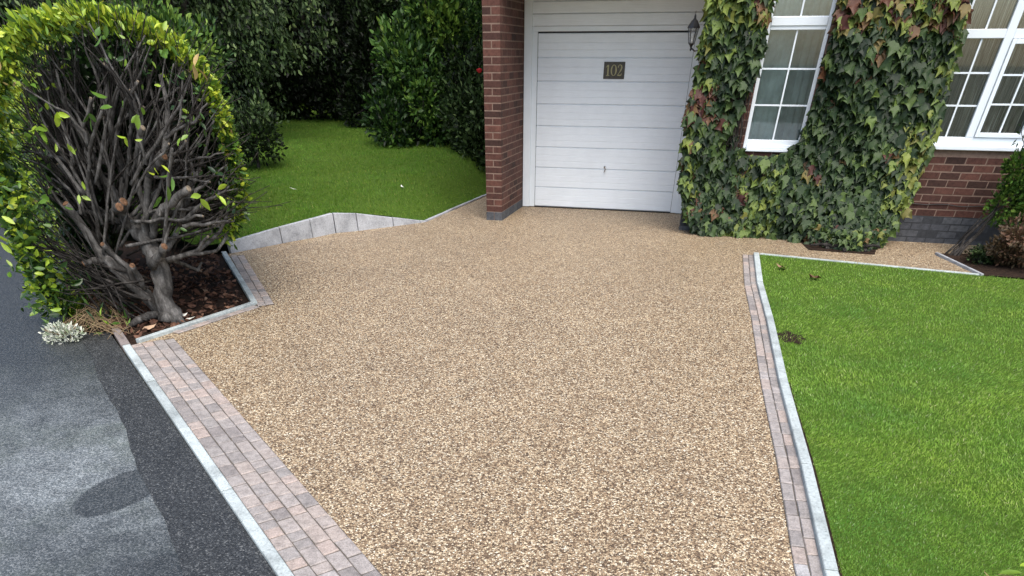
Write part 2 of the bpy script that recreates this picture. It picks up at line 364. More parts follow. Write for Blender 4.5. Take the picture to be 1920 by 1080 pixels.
# ------------------------------------------------------------------ ground: key lines in world metres (from the survey of the drive)
def sheet(name, pts, z, m, kind='structure'):
    b = MB(); b.add([(p[0], p[1], z) for p in pts], [tuple(range(len(pts)))])
    o = b.build(name, m); tag(o, kind=kind); return o
def off(pts, d):
    """offset polyline to its left by d"""
    out = []; n = len(pts)
    for i in range(n):
        a = Vector(pts[max(i-1, 0)][:2]); b = Vector(pts[min(i+1, n-1)][:2]); p = Vector(pts[i][:2])
        if 0 < i < n-1:
            d1 = (p-a).normalized(); d2 = (b-p).normalized(); n1 = Vector((-d1.y, d1.x)); n2 = Vector((-d2.y, d2.x))
            mm = (n1+n2).normalized(); q = p+mm*(d/max(.3, mm.dot(n1)))
        else:
            t = (b-a).normalized(); q = p+Vector((-t.y, t.x))*d
        out.append((q.x, q.y))
    return out
def along(pts, n0, n1, s):
    pass
def resample(pts, step):
    out = [tuple(pts[0])]
    for a, b in zip(pts, pts[1:]):
        L = math.dist(a[:2], b[:2]); k = max(1, round(L/step))
        for i in range(1, k+1): out.append((a[0]+(b[0]-a[0])*i/k, a[1]+(b[1]-a[1])*i/k))
    return out

KL0, KL1 = (-3.20, 5.53), (0.62, -.06)            # left kerb inner line (paver side), straight, runs past the camera
kd = (Vector(KL1)-Vector(KL0)).normalized(); kn = Vector((-kd.y, kd.x))   # kn points to the drive
if kn.x < 0: kn = -kn
DG0, DG1, DG2 = (-3.17, 5.60), (-2.50, 6.71), (-3.50, 8.86)   # bed kerb, drive-side line
RW = [(-3.46, 8.90), (-2.41, 10.11), (-1.33, 10.82), (-1.25, 10.90)]  # retaining edging base
LP = (-.48, 13.12)
KR = [(3.00, 8.78), (2.66, 7.45), (2.40, 6.24), (2.04, 4.70), (1.76, 3.38), (1.52, 2.34), (1.28, 1.0), (1.12, 0.0)]  # right kerb, lawn side
# stone base for everything
sheet('ground', [(-300, -200), (300, -200), (300, 400), (-300, 400)], -.10, M['earth'])
# road left of the kerb
seam = [(-5.9, 8.9), (-5.07, 7.76), (-3.9, 6.0), (-2.75, 4.26), (-1.53, 2.34), (-.35, .45), (.3, -.6)]
seam = resample(seam, .12); sj = random.Random(17)
seam = [seam[0]]+[(x+sj.uniform(-.008, .008)+.012*math.sin(y*5), y) for x, y in seam[1:-1]]+[seam[-1]]
kl_out = [(-3.57-1.4*.56, 5.93+1.4*.83), (-3.57, 5.93), (-1.09, 2.34), (.52, -.06)]
sheet('road', [(-30, -10), (1.5, -10), (.9, -.6), (.3, -.6)]+seam[::-1][1:]+[(-8.5, 13), (-18, 26), (-30, 26)], -.022, M['road'])
b = MB()
sp = [(.95, -.6)]+[(.52, -.06), (-1.09, 2.34), (-3.57, 5.93), (-4.6, 7.45), (-5.6, 8.9)]
b.add([(p[0], p[1], -.018) for p in seam+sp], [tuple(range(len(seam)+len(sp)))])
tag(b.build('tarmac_strip', M['strip']), kind='structure')

# driveway: one sheet of resin bound gravel, reaching under the door and along the path
wallb = [hw(2.36, -1.25), hw(9, -1.25)]
pathL = [(3.0, 8.82), (5.14, 7.80)]
drive = [KL0, tuple(Vector(KL1)), (1.2, -.06), (2.96, 8.80), (3.0, 8.83)]
drive = [KL0, KL1, (.9, -.06)]+[(p[0]-.05, p[1]) for p in KR[::-1]]+[(3.0, 8.82), (5.20, 7.83), hw(5.5, -2.0)[:2], hw(9, -1.9)[:2], hw(9, -1.2)[:2], hw(2.4, -1.2)[:2], hw(2.4, .3)[:2], hw(-.3, .3)[:2], (-.44, 13.25), RW[3], RW[2], RW[1], RW[0], DG2, DG1, DG0]
sheet('driveway', drive, 0.0, M['agg'])

# bed under the hedge
sheet('soil_bed', [(-3.62, 5.98), (-3.20, 5.55), (-2.53, 6.70), (-3.55, 8.9), (-5.3, 9.8), (-5.0, 8.0)], -.012, M['soil'])
b = MB()
tag(sheet('verge_soil', [(-3.60, 5.96), (-5.0, 8.0), (-5.3, 9.8), (-6.3, 11.5), (-6.6, 11), (-5.4, 8.6), (-4.25, 6.55), (-4.05, 5.85)], -.010, M['soil']), kind='structure')

def band(name, line, widths, zt, side=1, lo=.10, hi=.19, gap=.006, mt='paver', seed=1, thick=.06):
    """rows of tumbled blocks laid along a polyline, offset to its left (side=1) or right (-1)"""
    rr = random.Random(seed); b = MB(); base = MB()
    seg = [math.dist(a, c) for a, c in zip(line, line[1:])]; L = sum(seg)
    def P(s, d):
        s = max(0, min(L-1e-6, s)); i = 0
        while s > seg[i] and i < len(seg)-1: s -= seg[i]; i += 1
        a, c = line[i], line[i+1]; t = s/seg[i]
        # smooth normal
        def nn(j):
            j = max(0, min(len(seg)-1, j)); q = (Vector(line[j+1])-Vector(line[j])).normalized(); return Vector((-q.y, q.x))
        nrm = (nn(i)*(1-abs(t-.5)) + (nn(i+1) if t > .5 else nn(i-1))*abs(t-.5)).normalized()
        p = Vector(a).lerp(Vector(c), t)+nrm*d*side
        return p
    wtot = widths if isinstance(widths, list) else [widths]
    o = 0.0
    for wd in wtot:
        s = -rr.uniform(0, hi)
        while s < L:
            ln = rr.choice([lo, (lo+hi)/2, hi, hi]) * rr.uniform(.93, 1.05)
            s0, s1 = max(0, s)+gap/2, min(L, s+ln)-gap/2
            if s1-s0 > .03:
                d0, d1 = o+gap/2, o+wd-gap/2; z1 = zt+rr.uniform(-.0015, .0015); c = .006; t = rr.random()
                outer = [P(s0, d0), P(s1, d0), P(s1, d1), P(s0, d1)]
                outer = [q+Vector((rr.uniform(-1, 1), rr.uniform(-1, 1)))*.0022 for q in outer]
                cen = sum(outer, Vector((0, 0)))/4
                inner = [q+(cen-q).normalized()*c*1.4 for q in outer]
                vs = [(q.x, q.y, zt-thick) for q in outer]+[(q.x, q.y, z1-.004) for q in outer]+[(q.x, q.y, z1) for q in inner]
                fs = [(0, 1, 5, 4), (1, 2, 6, 5), (2, 3, 7, 6), (3, 0, 4, 7), (4, 5, 9, 8), (5, 6, 10, 9), (6, 7, 11, 10), (7, 4, 8, 11), (8, 9, 10, 11)]
                b.add(vs, fs, t)
            s += ln
        o += wd
    # joint bed
    K = max(2, int(L/.25)); vs = []; fs = []
    for i in range(K+1):
        p = P(L*i/K, 0); q = P(L*i/K, o); vs += [(p.x, p.y, zt-.006), (q.x, q.y, zt-.006)]
    for i in range(K): fs.append((2*i, 2*i+1, 2*i+3, 2*i+2))
    ob = b.build(name, M[mt]); tag(ob, kind='structure')
    j = MB(); j.add(vs, fs); tag(j.build('paving_joint', M['joint'], ob))
    return ob
# left band (4 courses) from kerb inward
lineL = resample([KL0, KL1], .5)
sgn = 1 if Vector((-(KL1[1]-KL0[1]), KL1[0]-KL0[0])).dot(kn) > 0 else -1
band('block_paving', lineL, [.088, .088, .085, .082], .009, sgn, .088, .155, seed=13)
# edge band beside the bed kerbs
dA = [(DG0[0]+.31, DG0[1]+.50), DG1]
band('block_paving', [(-2.99, 5.88), DG1], [.085], .0095, -1, .10, .17, seed=5)
band('block_paving', [(-2.47, 6.66), (DG2[0]+.08, DG2[1]-.12)], [.08, .08], .0095, -1, .10, .17, seed=6)
# right band, two courses, on the drive side of the kerb
KRl = [(p[0]-.06, p[1]) for p in KR]
band('block_paving', resample(KRl, .5), [.062, .068], .009, -1, .12, .19, seed=8)

def kerb(name, line, wd, z0, z1, side, m, ln=.9, seed=1, thing=None):
    rr = random.Random(seed); b = MB()
    pts = resample(line, ln)
    offp = off(pts, wd*side)
    for i in range(len(pts)-1):
        a, c = Vector(pts[i]), Vector(pts[i+1]); a2, c2 = Vector(offp[i]), Vector(offp[i+1])
        g = .0035/max(.01, (c-a).length); t = rr.random(); dz = rr.uniform(-.003, .003)
        q = [a.lerp(c, g), c.lerp(a, g), c2.lerp(a2, g), a2.lerp(c2, g)]
        cen = sum(q, Vector((0, 0)))/4; e = .004
        wv = (a2-a).normalized()*e
        inn = [q[0]+wv, q[1]+wv, q[2]-wv, q[3]-wv]
        vs = [(p.x, p.y, z0) for p in q]+[(p.x, p.y, z1+dz-e) for p in q]+[(p.x, p.y, z1+dz) for p in inn]
        b.add(vs, [(0, 1, 5, 4), (1, 2, 6, 5), (2, 3, 7, 6), (3, 0, 4, 7), (4, 5, 9, 8), (5, 6, 10, 9), (6, 7, 11, 10), (7, 4, 8, 11), (8, 9, 10, 11)], t)
    o = b.build(name, m); tag(o, kind='structure'); return o
kerb('kerb', [KL0, KL1], .062, -.06, .014, -sgn, M['kerb'], .92, 2)
kerb('kerb', [(-3.50, 5.99), (-3.215, 5.56)], .07, -.06, .010, -1, M['kerbold'], .5, 3)
kerb('kerb', [(-3.155, 5.60), DG1], .05, -.05, .030, 1, M['kerb'], .9, 4)
kerb('kerb', [(DG1[0]+.012, DG1[1]+.02), DG2], .055, -.05, .030, 1, M['kerb'], .9, 5)
kerb('kerb', KR, .062, -.05, .032, -1, M['kerb'], 1.0, 6)
kerb('kerb', [(3.02, 8.80), (4.02, 8.33), (5.16, 7.81)], .045, -.05, .020, 1, M['kerb'], .9, 7)
kerb('kerb', [(5.17, 7.80), gnd(1752, 477)], .03, -.05, .022, -1, M['wallstone'], .9, 8)
kerb('kerb', [RW[3], LP, (-.3, 13.6)], .04, -.05, .02, 1, M['wallstone'], .9, 9)

# low retaining edging holding the left lawn
def lawn_z(x, y):
    d = (-(x+1.25)*.945+(y-10.9)*.328)
    if d < 0: d = 0
    return .02+.235*(1-math.exp(-d/.45))+.05*(y-10.1)*min(1, d/.8)
WT = [(-3.80, 8.62, .10), (-3.46, 8.90, .115), (-2.93, 9.51, .165), (-2.41, 10.11, .225), (-1.86, 10.47, .15), (-1.33, 10.82, .03), (-1.25, 10.90, .012), (-.48, 13.12, .012), (-.2, 14.2, .012)]
def lawn_s(x, y):
    best = 9; hb = 0
    for a, c in zip(WT, WT[1:]):
        vx, vy = c[0]-a[0], c[1]-a[1]; t = max(0, min(1, ((x-a[0])*vx+(y-a[1])*vy)/(vx*vx+vy*vy)))
        d = math.hypot(x-a[0]-t*vx, y-a[1]-t*vy)
        if d < best: best = d; hb = a[2]+(c[2]-a[2])*t
    k = math.exp(-(max(0, best-.06)/.3)**2)
    return lawn_z(x, y)*(1-k)+(hb+.004)*k
rw = empty('retaining_wall', (RW[0][0], RW[0][1], 0))
tag(rw, 'low grey concrete slab edging wall that holds up the shaded left lawn', 'retaining wall')
joints = [(-3.46, 8.90, .115)]+[(*gnd(px_, py_), z_) for px_, py_, z_ in ((530, 456, .172), (587, 446, .205), (630, 437, .225), (672, 433, .20), (738, 424.5, .105), (788, 418, .03))]+[(-1.25, 10.90, .012)]
for i in range(len(joints)-1):
    a, c = joints[i], joints[i+1]; v = (Vector(c[:2])-Vector(a[:2])); u = v.normalized(); nn = Vector((-u.y, u.x))*.055
    g = u*.007
    p0, p1 = Vector(a[:2])+g, Vector(c[:2])-g; b = MB()
    q = [p0, p1, p1+nn, p0+nn]
    za, zc = a[2], c[2]
    vs = [(p.x, p.y, -.06) for p in q]+[(q[0].x, q[0].y, za-.004), (q[1].x, q[1].y, zc-.004), (q[2].x, q[2].y, zc-.004), (q[3].x, q[3].y, za-.004)]
    e = nn.normalized()*.006
    vs += [(q[0].x+e.x, q[0].y+e.y, za), (q[1].x+e.x, q[1].y+e.y, zc), (q[2].x-e.x, q[2].y-e.y, zc), (q[3].x-e.x, q[3].y-e.y, za)]
    vs = [(x-RW[0][0], y-RW[0][1], z) for x, y, z in vs]
    b.add(vs, [(0, 1, 5, 4), (1, 2, 6, 5), (2, 3, 7, 6), (3, 0, 4, 7), (4, 5, 9, 8), (5, 6, 10, 9), (6, 7, 11, 10), (7, 4, 8, 11), (8, 9, 10, 11)], random.random())
    b.build('edging_slab', M['wallstone'], rw)

# left lawn: fan of rows from its edge outward
edge = resample([(p[0]-.028, p[1]+.035) for p in RW[:3]]+[(-1.29, 10.93), (LP[0]-.04, LP[1]), (-.2, 14.2), (.2, 16)], .18)
edge = [(-3.75, 8.75)]+edge
fan = len(edge); rows = [0, .05, .12, .2, .3, .45, .75, 1.1, 1.6, 2.2, 3, 4, 5.2, 6.6, 8.5, 11, 15]
vs = []; fs = []
for i, p in enumerate(edge):
    s = i/(fan-1); a = R(150-60*s); d = (math.cos(a), math.sin(a))
    for r in rows:
        x, y = p[0]+d[0]*r, p[1]+d[1]*r
        vs.append((x, y, lawn_s(x, y)-.008))
for i in range(fan-1):
    for j in range(len(rows)-1):
        k = len(rows); fs.append((i*k+j, (i+1)*k+j, (i+1)*k+j+1, i*k+j+1))
b = MB(); b.add(vs, fs); tag(b.build('left_lawn', M['lawn'], smooth=True), kind='structure')
# right lawn
rl = KR[::-1]+[(3.03, 8.80), (5.18, 7.80), (5.6, 7.62), (12, 5.4), (12, 0)]
sheet('right_lawn', rl, .006, M['lawn'])
# planting bed at the right
sheet('flower_bed', [(5.19, 7.80), gnd(1752, 477), hw(5.9, -1.85)[:2], hw(9, -1.7)[:2], (12, 5.5)], .012, M['soil'])
sheet('climber_bed', [gnd(1516, 469), gnd(1640, 478), hw(4.95, -1.3)[:2], hw(3.9, -1.3)[:2]], .006, M['soil'])

def inpoly(x, y, poly):
    ins = np.zeros(len(x), bool); n = len(poly)
    for i in range(n):
        x1, y1 = poly[i][:2]; x2, y2 = poly[(i+1) % n][:2]
        c = ((y1 > y) != (y2 > y)) & (x < (x2-x1)*(y-y1)/((y2-y1) if y2 != y1 else 1e-9)+x1)
        ins ^= c
    return ins
def grass(name, n, poly, bounds, dref, zf, hgt, m, seed, wscale=1.0, comb=(0, 0), hole=None):
    g = np.random.default_rng(seed); out = []
    tot = 0
    while tot < n:
        k = n*2
        x = g.uniform(bounds[0], bounds[1], k); y = g.uniform(bounds[2], bounds[3], k)
        d2 = x*x+y*y+H*H
        keep = (g.random(k) < np.minimum(1, (dref*dref)/d2)) & inpoly(x, y, poly)
        if hole:
            hd_ = ((x-hole[0])/(.11+.04*np.sin(y*61)))**2+((y-hole[1])/(.16+.05*np.sin(x*53)))**2; keep &= (hd_ > 1) | (g.random(k) < .40)
        out.append(np.stack([x[keep], y[keep]], 1)); tot += keep.sum()
    P = np.concatenate(out)[:n]
    z = zf(P); pos = np.column_stack([P, z])
    d = np.sqrt((P**2).sum(1)+H*H)
    lean = g.normal(0, .55, (n, 2))+np.array(comb)
    # mowing/footfall gives patches that lean together
    ph = np.sin(P[:, 0]*2.1+P[:, 1]*1.3)*.35+np.sin(P[:, 1]*3.1-P[:, 0]*1.7)*.3
    up = np.column_stack([lean[:, 0]+ph, lean[:, 1]-ph*.5, np.ones(n)])
    ra = g.uniform(0, 2*np.pi, n); right = np.column_stack([np.cos(ra), np.sin(ra), np.zeros(n)])
    size = hgt*g.uniform(.6, 1.25, n)*np.clip(d/4, .9, 1.25)
    tint = np.clip(g.normal(.48, .22, n), 0, 1)
    tint = np.where(g.random(n) < .012, 1.0, tint)
    return scatter(name, BLADE, pos, right, up, size*wscale, tint, m)
rlp = [(p[0]+(.022 if p[1] < 4.0 else .010), p[1]) for p in KR[::-1]]+[(3.04, 8.78), (5.2, 7.78), (5.6, 7.60), (12, 5.35), (12, 0)]
dirtc = gnd(1480, 635)
o = grass('grass', 420000, rlp, (1.1, 7.4, .9, 8.85), 2.6, lambda P: np.full(len(P), .004), .018, M['grass'], 1, hole=dirtc)
tag(o, 'bright green mown lawn grass right of the driveway', 'grass', kind='stuff')
# left grass sampled on the lawn fan
lp = [(-3.75, 8.75)]+[(p[0]-.032, p[1]+.042) for p in RW[:3]]+[(-1.30, 10.95), (-.53, 13.12), (-.2, 14.2), (-.2, 20), (-11, 20), (-9, 11)]
vz = np.vectorize(lawn_s)
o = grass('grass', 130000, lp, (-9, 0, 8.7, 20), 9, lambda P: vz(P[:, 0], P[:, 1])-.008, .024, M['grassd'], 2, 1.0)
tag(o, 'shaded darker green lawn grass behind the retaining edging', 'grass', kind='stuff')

# ------------------------------------------------------------------ the house
house = empty('brick_house', (HX, HY, 0), TH)
tag(house, 'red brick house with white garage door, creeper and white framed windows', 'house')
FY = -1.25
rb = random.Random(11)
def brickbox(b, x0, x1, y0, y1, z0, z1):
    b.box(x0, x1, y0, y1, z0, z1, rb.random()**1.1, .003)
# pillar at the left of the garage: headers and stretchers in alternate courses
PX0, PX1 = -.437, -.205
pil = MB(); z = .105; k = 0
L = 6.2
while z < 5.0:
    j = [rb.uniform(-.0015, .0015) for _ in range(4)]
    zz0, zz1 = z, z+.065
    if k % 2 == 0:
        brickbox(pil, PX0, PX1, FY+j[0], FY+.1025, zz0, zz1); y = FY+.1125
        while y < -.03: brickbox(pil, PX1-.1025, PX1+j[1], y, min(y+.215, -.005), zz0, zz1); y += .225
    else:
        m_ = (PX0+PX1)/2
        brickbox(pil, PX0, m_-.005, FY+j[0], FY+.215, zz0, zz1); brickbox(pil, m_+.005, PX1+j[2]*.5, FY+j[1], FY+.215, zz0, zz1); y = FY+.225
        while y < -.03: brickbox(pil, PX1-.1025, PX1+j[1], y, min(y+.215, -.005), zz0, zz1); y += .225
    y = FY+(.1125 if k % 2 == 0 else .225)
    while y < L: brickbox(pil, PX0, PX0+.1025, y, y+.215, zz0, zz1); y += .225
    z += .075; k += 1
po = pil.build('pillar', M['brick'], house)
b = MB(); b.box(PX0+.002, PX1-.002, FY+.002, 6.2, -.1, 5.0); b.build('mortar', M['mortar'], po)
b = MB(); b.box(PX0-.002, -.325, FY-.004, FY+.21, -.06, .098, .5, .003); b.box(-.317, PX1+.003, FY-.004, FY+.21, -.06, .098, .8, .003)
y = FY+.218
while y < -.05: b.box(PX0+.05, PX1+.003, y, min(y+.217, -.004), -.06, .098, rb.random(), .003); y += .225
b.build('plinth', M['blue'], house)
# front wall with openings
W1 = (3.0, 3.70, .905, 2.95); W2 = (5.05, 6.70, .945, 2.95)
wall = MB(); plin = MB(); k = 0; z = -.015
X0, X1 = 2.362, 9.0
def row(b, x0, x1, z0, z1, offx, spans):
    x = x0-offx
    while x < x1:
        a, c = max(x, x0), min(x+.215, x1)
        segs = [(a, c)]
        for (s0, s1) in spans:
            ns = []
            for (p, q) in segs:
                if q <= s0 or p >= s1: ns.append((p, q))
                else:
                    if p < s0: ns.append((p, s0))
                    if q > s1: ns.append((s1, q))
            segs = ns
        for (p, q) in segs:
            if q-p > .02: brickbox(b, p, q, FY+rb.uniform(-.0015, .0015), FY+.1025, z0, z1)
        x += .225
while z < 5.0:
    sp = [(w_[0], w_[1]) for w_ in (W1, W2) if z+.065 > w_[2]+.002 and z < w_[3]]
    x0 = X0 if z < 2.45 else PX1+.01
    row(plin if z < .28 else wall, x0, X1, z, z+.065, 0 if k % 2 == 0 else .1125, sp)
    z += .075; k += 1
wo_ = wall.build('wall', M['brick'], house)
b = MB()
def core(x0, x1, z0, z1): b.box(x0, x1, FY+.002, FY+.24, z0, z1)
core(X0+.004, W1[0]-.003, -.1, 2.95); core(W1[1]+.003, W2[0]-.003, -.1, 2.95); core(W2[1]+.003, 9, -.1, 2.95)
core(W1[0]-.003, W1[1]+.003, -.1, W1[2]-.004); core(W2[0]-.003, W2[1]+.003, -.1, W2[2]-.004)
b.box(PX1, 9, FY+.002, FY+.24, 2.9501, 5.0); b.box(PX1, X0+.004, FY+.002, FY+.24, 2.47, 2.95)
b.box(X0+.003, X0+.10, FY+.2401, .0, -.1, 5.0)
b.build('mortar', M['mortar'], wo_)
plo = plin.build('plinth', M['blue'], house)
b = MB(); b.box(X0+.01, 9, FY+.0005, FY+.0019, -.1, .284); b.build('mortar', M['mortarg'], plo)
# soffit of the porch over the garage door
b = MB(); b.box(PX1, X0, FY+.02, 0, 2.44, 2.468)
for i in range(8): b.box(PX1+.002, X0-.002, FY+.04+i*.15, FY+.175+i*.15, 2.434, 2.4395)
b.build('soffit', M['upvc'], house)
b = MB(); b.box(-.437, 9, FY+.24, 6.2, 4.98, 5.0); b.add([(-.9, -1.8, 4.9), (9.4, -1.8, 4.9), (9.4, 2.4, 7.6), (-.9, 2.4, 7.6), (9.4, 6.7, 4.9), (-.9, 6.7, 4.9), (-.9, -1.8, 5.05), (9.4, -1.8, 5.05), (9.4, 2.4, 7.75), (-.9, 2.4, 7.75), (9.4, 6.7, 5.05), (-.9, 6.7, 5.05)],
    [(0, 1, 2, 3), (3, 2, 4, 5), (6, 9, 8, 7), (9, 11, 10, 8), (0, 6, 7, 1), (5, 4, 10, 11), (0, 3, 9, 6), (3, 5, 11, 9), (1, 7, 8, 2), (2, 8, 10, 4)])
b.build('roof', M['roof'], house)
# garage door surround
fr = MB()
fr.box(-.198, -.085, -.05, .05, .008, 2.46, 0, .004); fr.box(-.0848, -.010, -.025, .05, .008, 2.0, 0, .004)
fr.box(2.144, 2.225, -.025, .05, .008, 2.0, 0, .004); fr.box(2.2252, 2.36, -.05, .05, .008, 2.46, 0, .004)
fr.box(-.0848, 2.2248, -.025, .05, 2.0005, 2.05, 0, .004)
fr.build('door_frame', M['upvc'], house)
b = MB(); z = 2.052; 
while z < 2.44:
    z1 = min(z+.118, 2.439)
    b.add([(-.084, -.020, z), (2.224, -.020, z), (2.224, -.030, z+.006), (-.084, -.030, z+.006), (-.084, -.030, z1-.006), (2.224, -.030, z1-.006), (2.224, -.018, z1), (-.084, -.018, z1), (-.084, .04, z), (2.224, .04, z), (2.224, .04, z1), (-.084, .04, z1)],
          [(0, 1, 2, 3), (3, 2, 5, 4), (4, 5, 6, 7), (8, 9, 1, 0), (7, 6, 10, 11), (0, 3, 4, 7, 11, 8), (1, 9, 10, 6, 5, 2)])
    z += .12
b.build('header_cladding', M['door'], house)
b = MB(); b.box(-.0099, -.005, -.003, .05, 0.0, 2.0); b.box(2.139, 2.1439, -.003, .05, 0.0, 2.0); b.box(-.0049, 2.1389, -.002, .05, 1.986, 2.0); b.box(-.02, 2.16, -.004, .05, -.01, .012)
b.build('door_seal', M['seal'], house)
# door leaf: eight moulded panels, each with a main groove and two shallow reeds
d = MB(); pz = (1.984-.014)/8; prof = []
for i in range(8):
    z0 = .014+i*pz
    prof += [(z0, 0.006), (z0+.003, .006), (z0+.008, -.006), (z0+.012, -.008), (z0+pz*.30, -.008), (z0+pz*.30+.004, -.0045), (z0+pz*.34, -.008), (z0+pz*.60, -.008), (z0+pz*.60+.004, -.005), (z0+pz*.63, -.008), (z0+pz-.006, -.008), (z0+pz-.001, .004)]
prof.append((1.984, .004))
vs = []; 
for (z, y) in prof: vs += [(-.004, y, z), (2.138, y, z)]
n_ = len(prof); fs = [(2*i, 2*i+1, 2*i+3, 2*i+2) for i in range(n_-1)]
d.add(vs, fs); d.box(-.004, 2.138, .013, .04, .014, 1.983)
door = d.build('garage_door', M['door'], house)
h = MB(); hx, hz = 1.074, .515
h.tube([(hx, -.006, hz+.02), (hx, -.02, hz+.02)], [.018, .016], 12)
h.tube([(hx-.002, -.018, hz+.03), (hx+.012, -.036, hz+.022), (hx+.016, -.038, hz), (hx+.004, -.036, hz-.028), (hx-.008, -.032, hz-.04)], [.006, .008, .008, .007, .005], 8)
h.build('handle', M['chrome'], door, True)
# windows
def window(name, x0, x1, z0, z1, mull, trans, y, lights, inner=.045):
    """mull: list of (xa,xb), trans: (za,zb); glass bars in every light"""
    f = MB(); yb = y+.06
    f.box(x0, x0+inner, y, yb, z0, z1, 0, .004); f.box(x1-inner, x1, y, yb, z0, z1, 0, .004)
    bot = .085 if name == 'w1' else .115
    f.box(x0+inner, x1-inner, y, yb, z0, z0+bot, 0, .004); f.box(x0+inner, x1-inner, y, yb, z1-inner, z1, 0, .004)
    f.box(x0+inner, x1-inner, y-.012, yb-.001, z0, z0+bot*.45, 0, .003)
    xs = [x0+inner]+[v for m_ in mull for v in m_]+[x1-inner]
    for (a, c) in mull: f.box(a, c, y-.002, yb-.002, z0+bot+.0005, z1-inner-.0005, 0, .004)
    for i in range(0, len(xs), 2):
        f.box(xs[i]+.0005, xs[i+1]-.0005, y-.001, yb-.003, trans[0], trans[1], 0, .004)
        if name == 'w1': f.box(xs[i]+.0005, xs[i+1]-.0005, y-.014, y-.0015, trans[0]+.035, trans[1]-.006, 0, .003)
    wn = f.build('window', M['upvc'], house)
    bars = MB(); gl = MB(); cs = MB(); hascs = False
    for i in range(0, len(xs), 2):
        a, c = xs[i], xs[i+1]; ins = 0
        za, zb = z0+bot, trans[0]
        if (i//2) in lights:
            ins = .045; hascs = True
            cs.box(a+.003, a+ins, y-.018, y+.02, za+.003, zb-.003, 0, .004); cs.box(c-ins, c-.003, y-.018, y+.02, za+.003, zb-.003, 0, .004)
            cs.box(a+ins, c-ins, y-.018, y+.02, za+.003, za+ins, 0, .004); cs.box(a+ins, c-ins, y-.018, y+.02, zb-ins, zb-.003, 0, .004)
        m_ = (a+c)/2
        for (p, q, e) in ((za, zb, ins), (trans[1], z1-inner, 0)):
            bars.box(m_-.009, m_+.009, y+.020, y+.034, p+e, q-e)
            if p == za:
                for t in (1, 2):
                    zz = p+e+(q-p-2*e)*t/3; bars.box(a+e, m_-.0095, y+.021, y+.033, zz-.008, zz+.008); bars.box(m_+.0095, c-e, y+.021, y+.033, zz-.008, zz+.008)
            gl.box(a+e+.0005, c-e-.0005, y+.036, y+.044, p+e+.0005, q-e-.0005)
    bars.build('glazing_bar', M['upvc'], wn)
    gl.build('pane', M['glass'], wn)
    if hascs: cs.build('casement', M['upvc'], wn)
    return wn
w1 = window('w1', W1[0]+.002, W1[1]-.002, W1[2]+.001, W1[3]-.002, [], (1.975, 2.088), FY+.035, [], .042)
b = MB(); b.box(W1[0]-.045, W1[1]+.03, FY-.035, FY+.034, .878, .9045, 0, .004); b.build('sill', M['upvc'], w1)
w2 = window('w2', W2[0]+.002, W2[1]-.002, W2[2]+.001, W2[3]-.002, [(5.515, 5.60), (6.12, 6.205)], (1.898, 1.972), FY+.012, [1], .045)
b = MB(); b.box(W2[0]-.03, W2[1]+.03, FY-.05, FY+.0115, .945, .985, 0, .005); b.build('sill', M['upvc'], w2)
# rooms behind the glass
b = MB()
for (x0, x1) in ((2.5, 4.5), (4.6, 8.9)):
    b.add([(x0, FY+.25, .1), (x1, FY+.25, .1), (x1, FY+.25, 3), (x0, FY+.25, 3), (x0, 1.6, .1), (x1, 1.6, .1), (x1, 1.6, 3), (x0, 1.6, 3)], [(4, 5, 6, 7), (0, 1, 5, 4), (3, 2, 6, 7), (0, 4, 7, 3), (1, 2, 6, 5)])
b.build('room_wall', M['room'], house)
def curtain(x0, x1, z0, z1, y, m, per=.085, amp=.03, parent=None, seed=0):
    b = MB(); n = int((x1-x0)/.008); vs = []; fs = []; rr = random.Random(seed); ph = rr.random()*6
    for i in range(n+1):
        x = x0+(x1-x0)*i/n; q = amp*math.sin(2*math.pi*x/per+ph+.8*math.sin(x*9))+amp*.35*math.sin(2*math.pi*x/per*2.3)
        vs += [(x, y+q, z0), (x, y+q*.8, z1)]
    for i in range(n): fs.append((2*i, 2*i+2, 2*i+3, 2*i+1))
    b.add(vs, fs); return b.build('curtain', m, parent, True)
curtain(5.0, 6.02, .98, 2.9, FY+.105, M['curtain'], .085, .032, w2, 1); curtain(6.1, 6.72, .98, 2.9, FY+.105, M['curtain'], .08, .032, w2, 2)
curtain(2.98, 3.36, .92, 2.9, FY+.21, M['sheer'], .12, .012, w1, 3)

curtain(3.38, 3.69, .92, 2.9, FY+.55, M['sheer'], .10, .02, w1, 4)  # added curtain, gives the right panes reflection-like variety
# number plaque
pq = empty('number_plaque', hw(1.094, -.010, 1.61), TH); tag(pq, 'square bronze house number plaque 102 on the white garage door', 'sign')
b = MB(); b.box(-.147, .147, -.008, 0, -.088, .088, 0, .003); b.build('plate', M['plaque'], pq)
b = MB()
for bx in ((-.147, .147, -.088, -.080), (-.147, .147, .080, .088), (-.147, -.139, -.0798, .0798), (.139, .147, -.0798, .0798)): b.box(bx[0]+.004, bx[1]-.004, -.0105, -.0082, bx[2]+.002, bx[3]-.002)
b.build('rim', M['plaque'], pq)
def stroke(b, pts, ws, y0=-.0125, y1=-.0082):
    P = [Vector(p) for p in pts]; n = len(P); vs = []
    for i, p in enumerate(P):
        t = (P[min(i+1, n-1)]-P[max(i-1, 0)]).normalized(); q = Vector((-t.y, t.x))*ws[i]/2
        for r in (p+q, p-q): vs += [(r.x, y0, r.y), (r.x, y1, r.y)]
    fs = [(0, 2, 3, 1), (4*(n-1), 4*(n-1)+1, 4*(n-1)+3, 4*(n-1)+2)]
    for i in range(n-1):
        a, c = 4*i, 4*i+4; fs += [(a, c, c+2, a+2), (a+1, a+3, c+3, c+1), (a, a+1, c+1, c), (a+2, c+2, c+3, a+3)]
    b.add(vs, fs)
